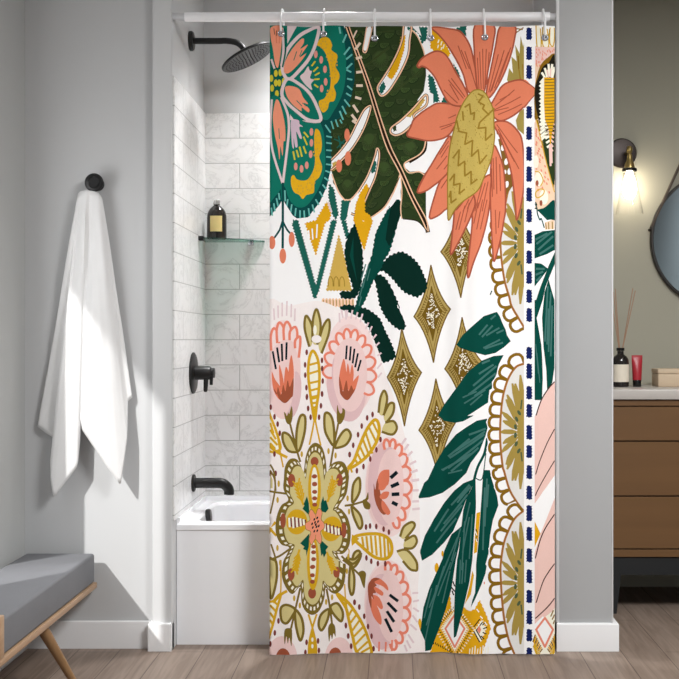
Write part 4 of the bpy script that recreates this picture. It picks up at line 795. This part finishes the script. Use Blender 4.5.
def fernl(s, d):
    p = t_(s); stroke('mustard', s, 2.2)
    (x0, y0), (x1, y1) = p[0], p[-1]
    for k in range(1, 6):
        f = k/6; x, y = x0+(x1-x0)*f, y0+(y1-y0)*f; dx, dy = (x1-x0)*.30, (y1-y0)*.30
        stroke('mustard', [(x, y), (x+dx-dy*.5, y+dy+dx*.8)], 1.5, False); stroke('mustard', [(x, y), (x+dx+dy*.5, y+dy-dx*.8)], 1.5, False)
fernl('A6 262,235 228,150 218,85', 1); fernl('A6 425,215 452,140 470,70', 1); fernl('A6 235,540 215,610 205,679', 1); fernl('A6 420,560 445,620 465,679', 1)
ell('mustard', 314.5, 489, 6.4, 25, 0, 26); ell('cream', 314.5, 486, 3.4, 19, 0, 22); ells('brown', 'A5 335,587 337,637 A6 337,42 337,97 337,148 337,192 338,235', 2.6, 2.1)
ell('mustard', 313, 563, 6.0, 27, 0, 26); ell('cream', 313, 561, 3.2, 20, 0, 22); ells('brown', 'A6 330,520 330,558 330,605 325,657 A7 322,47 322,103 322,147', 2.5, 2.1)
ell('mustard', 297, 521.5, 10.4, 12.6, 0, 26); ell('mustard', 331.5, 529, 10.2, 12.6, 8, 26)
for k, x in enumerate((172, 197, 222, 247, 268)): segs('cream', f'A6 {x-6},{318+abs(k-1)*6} {x-2},{388-abs(k-1)*6}', 2.0); segs('maroon', f'A6 {x+6},{320+abs(k-1)*6} {x+10},{386-abs(k-1)*6}', 1.6)
for k, x in enumerate((408, 432, 457, 482, 502)): segs('cream', f'A6 {x-4},{370+k*8-(k==4)*0} {x},{412+min(k,3)*9}', 2.0); segs('maroon', f'A6 {x+8},{364+k*7} {x+12},{418+min(k,3)*9}', 1.6)
for s in ('A6 285,178 298,225 302,290 295,302 255,262 268,240 262,232', 'A6 395,178 402,210 415,205 432,262 412,290 378,280 380,225', 'A6 302,430 240,495 268,520 258,535 280,545 280,585 298,520', 'A6 385,480 430,522 412,545 418,560 400,595 392,570 382,585 372,510'): poly('fern', s)
CORE = 'A6 310,268 325,275 345,300 355,270 372,262 388,290 382,335 402,362 402,395 378,420 386,470 372,502 342,470 318,508 300,472 310,420 280,402 275,362 305,340 298,300'
blob('coral', CORE); stroke('coneln', CORE, .6, True, True); segs('coneln', 'A6 342,470 345,440 345,300 346,330', .5)
ells('ink', 'A6 335,335 355,325 320,365 340,355 360,350 350,385 325,390 365,380 335,415 355,412 345,370', .8, 1.5, 25)
# ---- stitched stripe and right edge
poly('white', '524,20 535,20 535,660 524,660')
for y0, y1 in ((27.4,39.9),(46.5,60),(65,79),(106,118.7),(126.6,140),(146.5,161),(166.4,182),(187.5,201.7),(209,222.5),(230,244),(250.5,264),(271,284),(289.5,303),(308,322),(347,359),(363.5,378.8),(386,399.4),(404,417.5),(425,439.5),(445,458),(465,479),(485.5,499.5),(505,521),(526.7,540.7),(548,562),(569,583),(589.5,602.7),(610,624),(628.5,641),(647,656)):
    PR.append(('navy', rag([(526.5, y0+.8), (528, y0), (531.6, y0+.4), (531.9, y1-1.0), (530.4, y1), (526.3, y1-.6)], .45, 3.1, False)))
PR.append(('orange', sm(t_('C1 430,408 490,450 517,490 480,540 432,594'), 4)[:]))
stroke('orangeln', 'C1 430,410 490,450 517,490 480,540 432,594', 1.1)
poly('panel', '535,20 556,20 556,210 535,210')
rd = random.Random(5)
poly('white', '535,20 556,20 556,46 535,46')
for s in ('C1 515,40 522,180 545,192 550,150 545,60', 'C1 560,50 558,160 580,190 602,165 590,60', 'C1 610,50 608,150 630,175 640,120 640,50'): PR.append(('cream', sm(t_(s), 4))); stroke('mustard', s, 1.1)
segs('coneln', 'C1 558,50 556,120 605,60 600,120', .8)
poly('rose', '535,47 556,47 556,64 535,64')
for _ in range(46): x, y = rd.uniform(536, 554), rd.uniform(48, 66); segs('speck', f'{x},{y} {x+.3},{y+1.7}', .9)
blob('loop', 'C1 505,479 520,390 545,310 590,258 650,240 650,520 520,679 505,600'); blob('black', 'C1 508,470 535,380 560,320 600,290 650,280 C2 650,320 615,460 590,300 545,60 C1 515,600')
poly('loop', 'C1 520,679 C2 515,0 530,0 560,150 610,420 635,480 640,300 600,380 570,250 540,90'); poly('leaf', 'C2 545,60 580,260 615,430 640,440 640,100')
for k in range(16):
    y = 395+k*26; segs('cream', f'C1 {548-(k%2)*4},{y+34} {575+min(k,8)},{y}', 3.4 if k < 12 else 2.4); segs('rose', f'C1 {575+k*.8},{y+6} {590+k},{y-12}', 1.3)
segs('cream', 'C1 575,330 590,385 600,300 605,380 625,300 615,380 555,360 580,400 640,320 625,390', 2.3); segs('rose', 'C1 590,340 600,390 615,330 612,385', 1.4)
for k in range(7): segs('cream', f'C2 {556+k*6},{k*30+5} {592+k*3},{k*30-10}', 2.2); segs('rose', f'C2 {640-k*2},{k*30+30} {614},{k*28+20}', 1.8)
poly('ikyel', 'C1 570,390 640,390 640,679 575,679 C2 600,60 612,190 628,60 640,0 575,0 C1 568,560')
for k in range(19): segs('olive', f'C1 575,{405+k*21} 640,{400+k*21}', .9)
segs('rose', 'C2 608,170 614,310 618,180 622,290', 2.0)
poly('panel', 'C2 505,20 520,0 575,250 635,480 640,540 560,560 505,420')
for k in range(30): f = k/30; y = 60+f*440; x = 512+rd.uniform(0, 1)*(10+f*100); segs('speck', f'C2 {x},{y} {x+5},{y+12}', 1.3)
stroke('mustard', 'C2 517,0 575,250 640,490', 1.0)
for x, y, rx, ry in ((515,285,2.6,6.5), (535,400,4.4,7.5), (568,525,4.4,7.5)):
    x, y = 460+x/6.79, 120+y/6.79; ell('cream', x, y, rx, ry); 
stroke('mustard', 'C2 510,350 540,360 562,410 545,450', 1.0); stroke('mustard', 'C2 512,520 515,490 545,470 570,480 560,510 525,530 512,515', 1.1); ells('brown', 'C2 522,430 548,565', 1.5, 3.0)
poly('white', 'C3 505,-10 520,0 560,40 640,100 640,679 505,679')
poly('panel', 'C3 575,85 640,60 640,130 575,135'); segs('coneln', 'C3 580,90 585,130 600,85 602,130 625,80 626,128', 1.0); stroke('tealdk', 'C2 510,570 520,600 525,640 540,679 C3 550,60 570,120', 1.2); segs('pine', 'C2 512,560 520,580 508,600 522,605', 1.2)
PR.append(('pine2', sm(t_('C2 540,615 580,590 640,545 645,679 C3 640,70 600,60 550,30'), 4))); poly('palm', 'C3 520,0 560,-10 640,-20 640,60 590,70 545,25')
for s in ('C3 505,170 560,145 645,135 645,270 590,300 505,330', 'C3 505,360 550,365 598,400 545,470 505,520', 'C3 645,280 600,380 545,520 505,640 505,679 C4 520,120 560,0 C3 580,520 645,360', 'C3 600,470 572,560 560,679 C4 555,120 565,320 585,480 590,620 625,560 640,460 640,0 C3 625,560', 'C4 505,0 520,0 545,0 518,120 550,300 562,480 555,679 505,679'): PR.append(('palm', t_(s)))
segs('palmlt', 'C3 520,230 620,150 530,270 630,180 515,200 590,160 540,300 630,240 515,400 570,400 515,440 560,420 520,480 550,450', 2.0); segs('palmlt', 'C3 595,520 585,679 615,560 610,679 C4 590,0 575,280 610,10 600,350 625,40 615,380 600,60 590,300', 1.6); segs('palmlt', 'C4 512,300 530,500 520,360 540,560', .9)
poly('white', 'C4 520,130 552,40 560,320 575,620 562,600 555,330')
poly('rose', 'C4 645,550 600,600 555,679 C5 505,180 505,679 C6 505,225 560,150 645,30 645,-100'); stroke('roseln', 'C4 640,555 600,600 550,679 C5 515,170', 1.2)
poly('white', 'C6 645,30 560,150 505,225 505,600 545,430 590,330 645,180'); stroke('roseln', 'C5 640,265 590,360 540,480 512,570', 1.0); stroke('roseln', 'C5 640,480 580,580 525,679 C6 510,172', 1.0)
poly('white', 'C5 640,590 600,640 560,690 C6 520,210 645,40')
poly('ikyel', 'C6 505,345 545,430 505,520')
poly('rose', 'C6 645,180 590,320 545,430 505,560 505,679 C7 505,430 560,380 590,400 640,330 645,300'); stroke('roseln', 'C6 640,300 580,390 540,480 510,595', 1.1); stroke('roseln', 'C6 640,635 600,690 C7 560,150 515,285', 1.1); stroke('roseln', 'C7 640,258 590,320 510,392', 1.1)
poly('cream', 'C7 505,470 575,385 625,345 645,320 645,679 505,679')
for k in range(9):
    for sx in (-1, 1): segs('ikyel' if k % 2 else 'loop', f'C7 {575+sx*(18+k*6)},{600-k*12} {575+sx*(34+k*6)},{622-k*9}', 1.3); segs('mustard', f'C7 {575+sx*(30+k*5)},{640-k*10} {575+sx*(55+k*3)},{650-k*8}', 1.3)
segs('loop', 'C7 632,340 615,380 640,370 625,400 640,410 632,430', 1.2)
poly('white', 'C7 575,385 632,470 575,592 514,468'); stroke('speck', 'C7 575,390 630,470 575,587 515,468', 2.1, False, True)

# ------------------------------------------------------------------ cloth built from the print: one planar mesh cut along every drawn edge
U0, U1, V0, V1 = 270.0, 554.6, 25.6, 653.6
def clip(p):
    for ax, lim, sg in ((0, U0, 1), (0, U1, -1), (1, V0, 1), (1, V1, -1)):
        q = []
        for a, b in zip(p, p[1:]+p[:1]):
            ia, ib = (a[ax]-lim)*sg >= 0, (b[ax]-lim)*sg >= 0
            if ia: q.append(a)
            if ia != ib:
                f = (lim-a[ax])/(b[ax]-a[ax]); r = [a[0]+(b[0]-a[0])*f, a[1]+(b[1]-a[1])*f]; r[ax] = lim; q.append(tuple(r))
        p = q
        if len(p) < 3: return []
    out = []
    for a in p:
        a = (round(a[0], 3), round(a[1], 3))
        if not out or out[-1] != a: out.append(a)
    if len(out) > 1 and out[0] == out[-1]: out.pop()
    return out
import numpy as np
vs, idx, edges, shapes = [], {}, set(), []
def vid(a):
    k = (round(a[0], 3), round(a[1], 3))
    if k not in idx: idx[k] = len(vs); vs.append(Vector(k))
    return idx[k]
def edge(a, b):
    if a != b: edges.add((a, b) if a < b else (b, a))
NG = 60
gu = [U0+(U1-U0)*i/NG for i in range(NG+1)]; gv = [V0+(V1-V0)*j/NG for j in range(NG+1)]
for i in range(NG+1):
    for j in range(NG+1):
        if i < NG: edge(vid((gu[i], gv[j])), vid((gu[i+1], gv[j])))
        if j < NG: edge(vid((gu[i], gv[j])), vid((gu[i], gv[j+1])))
for c, p in PR:
    p = clip(p)
    if len(p) < 3: continue
    k = [vid(a) for a in p]
    for a, b in zip(k, k[1:]+k[:1]): edge(a, b)
    shapes.append((c, np.array(p)))
cv, ce, cf, ov, oe, of = delaunay_2d_cdt(vs, sorted(edges), [], 0, 1e-4, False)
V2 = np.array([(p.x, p.y) for p in cv]); T3 = np.array([list(f) for f in cf]); CEN = V2[T3].mean(axis=1)
used = []
for c, _ in [('white', 0)]+shapes:
    if c not in used: used.append(c)
slot = {c: i for i, c in enumerate(used)}
paint = np.zeros(len(T3), int); order = np.argsort(CEN[:, 1]); YS_ = CEN[order, 1]
for c, p in shapes:                                  # later shapes cover earlier ones; inside = non-zero winding
    lo, hi = np.searchsorted(YS_, p[:, 1].min()), np.searchsorted(YS_, p[:, 1].max())
    ids = order[lo:hi]; q = CEN[ids]; m = (q[:, 0] > p[:, 0].min()) & (q[:, 0] < p[:, 0].max()); ids = ids[m]; q = q[m]
    if not len(ids): continue
    a, b = p, np.roll(p, -1, axis=0); x, y = q[:, :1], q[:, 1:]
    cr = (b[:, 0]-a[:, 0])*(y-a[:, 1])-(x-a[:, 0])*(b[:, 1]-a[:, 1])
    wn = ((a[:, 1] <= y) & (b[:, 1] > y) & (cr > 0)).sum(1)-((a[:, 1] > y) & (b[:, 1] <= y) & (cr < 0)).sum(1)
    paint[ids[wn != 0]] = slot[c]
HEMF = [(270,-.020),(285,-.021),(296,-.016),(312,.002),(345,.012),(372,.006),(400,.004),(425,.014),(445,.020),(462,.004),(475,-.006),(500,-.004),(525,-.004),(540,-.006),(556,-.004)]
def foldf(u):
    for (a, da), (b, db) in zip(HEMF, HEMF[1:]):
        if a <= u <= b: f = (u-a)/(b-a); f = f*f*(3-2*f); return da+(db-da)*f
    return HEMF[-1][1]
YC0, YC1, KX = 4.393, 4.348, 4.372/F
ZTOP, ZBOT = at(0, V0, YC0).z, .010
def cloth(u, v):
    f = (v-V0)/(V1-V0); w = .16+.84*f
    y = YC0+(YC1-YC0)*f + foldf(u)*w + .0060*math.sin(u*.088+.4+1.1*f)*(1-.4*f) + .0016*math.sin(u*.31+f*3)
    z = CAMZ+(CY-v)*(YC0+(YC1-YC0)*f)/F - (.004*math.sin((u-281)/50*PI)**2)*(1-f)**6
    return Vector(((u-CX)*(YC0+(YC1-YC0)*f)/F, y, z))
root = thing('shower_curtain', 'white fabric shower curtain printed with flowers, palm leaves and a folk medallion', 'shower curtain', cloth((U0+U1)/2, V1))
off = Vector(root.location); me = bpy.data.meshes.new('printed_cloth')
me.from_pydata([cloth(p.x, p.y)-off for p in cv], [], T3.tolist())
me.polygons.foreach_set('material_index', paint.tolist()); me.polygons.foreach_set('use_smooth', [True]*len(me.polygons))
for c in used: 
    pm = fabric_mat('print_'+c, CLR[c], .03 if c == 'white' else (.28 if c in ('leaf', 'cone') else .10), 260); pm.node_tree.nodes['Principled BSDF'].inputs['Specular IOR Level'].default_value = .12; me.materials.append(pm)
NR = []
for p in cv:
    a = cloth(p.x+1, p.y)-cloth(p.x-1, p.y); b = cloth(p.x, p.y+1)-cloth(p.x, p.y-1); n_ = b.cross(a).normalized()
    NR.append(n_)
me.update()
if sum((p.normal.dot(NR[p.vertices[0]]) for p in list(me.polygons)[:50])) < 0: me.flip_normals()
if list(me.polygons)[0].normal.y > 0: me.flip_normals()
me.normals_split_custom_set_from_vertices([n if n.y < 0 else -n for n in NR])
o = bpy.data.objects.new('printed_cloth', me); COL.objects.link(o); o.parent = root
for i, (hx, hy) in enumerate(HX):
    p = cloth(hx, hy); y = p.y
    g = MB(); g.tube([(p.x+.0105*math.cos(a), y-.003, p.z+.0105*math.sin(a)) for a in (2*PI*k/24 for k in range(24))], .0042, 10, closed=True)
    g.build('grommet', M['steel'], root)
    t = thing('curtain_hook', HL[i], 'curtain hook', (p.x, YR, zr), 'white hooks holding the curtain on the rod')
    loop = [(p.x, YR, zr+rr+.009), (p.x-.001, YR-.018, zr+rr+.004), (p.x-.002, YR-.034, zr+.004), (p.x-.001, y-.012, zr-.03), (p.x, y-.013, p.z+.008), (p.x, y-.006, p.z-.004), (p.x+.001, y+.010, p.z-.001), (p.x+.002, YR-.004, zr-.045), (p.x+.002, YR+.020, zr-.03), (p.x+.001, YR+.030, zr), (p.x, YR+.020, zr+rr+.003)]
    rg = MB().tube(smooth_path(loop, 6, True), .0042, 12, closed=True).build('ring', M['hook'], t)
    MB().lathe([(0, -.006), (.004, -.005), (.006, 0), (.004, .005), (0, .006)], Matrix.Translation((p.x, y-.013, p.z)), 14, cap=False).build('ball_tip', M['steel'], rg)
# ------------------------------------------------------------------ light
wd = bpy.data.worlds.new('sky'); S.world = wd; wd.use_nodes = True
bg = wd.node_tree.nodes['Background']; bg.inputs[0].default_value = (1.0, 1.0, 1.0, 1); bg.inputs[1].default_value = .5
def lamp(name, kind, loc, energy, col=(1,1,1), **kw):
    l = bpy.data.lights.new(name, kind); l.energy = energy; l.color = col
    for k, v in kw.items(): setattr(l, k, v)
    o = bpy.data.objects.new(name, l); COL.objects.link(o); o.location = loc; return o
sun = lamp('sun', 'SUN', (-4, -2, 5), 2.5, (1, .985, .96), angle=math.radians(1.2))
sun.rotation_euler = Vector((1, 1.28, -1.3)).to_track_quat('-Z', 'Y').to_euler()
ca = lamp('ceiling_fill', 'AREA', (1.3, 2.0, ZC-.03), 96, (1, 1, 1), shape='SQUARE', size=1.0)  # unseen fill light, added to brighten the curtain and partition
al = lamp('alcove_fill', 'AREA', (-.3, 4.80, ZC-.03), 8.2, (1, 1, 1), shape='DISK', size=.25, spread=math.radians(95))  # added fill without a fixture, lifts the alcove walls and tiles
vl = lamp('vanity_fill', 'AREA', (1.75, 3.6, ZC-.03), 6, (1, .95, .86), shape='DISK', size=.3)  # invented soft light, raises the olive wall of the vanity corner
wl = lamp('window_daylight', 'AREA', (XL-.13, (WY0+WY1)/2, (WZ0+WZ1)/2), 14.5, (1, 1, 1), shape='RECTANGLE', size=WY1-WY0, size_y=WZ1-WZ0); wl.rotation_euler = (0, -PI/2, 0)
# ------------------------------------------------------------------ camera
cam = bpy.data.cameras.new('camera'); co = bpy.data.objects.new('camera', cam); COL.objects.link(co)
co.location = (0, 0, CAMZ); co.rotation_euler = (PI/2, 0, 0)
cam.sensor_width = 36; cam.lens = 36*F/679; cam.shift_x = (339.5-CX)/679; cam.shift_y = (CY-339.5)/679; cam.clip_start = .05
S.camera = co
S.view_settings.view_transform = 'Standard'; S.view_settings.look = 'None'; S.view_settings.gamma = 1.0; S.view_settings.use_curve_mapping = False
S.view_settings.exposure = 0.66
S.cycles.use_denoising = True; S.cycles.max_bounces = 8; S.cycles.diffuse_bounces = 5
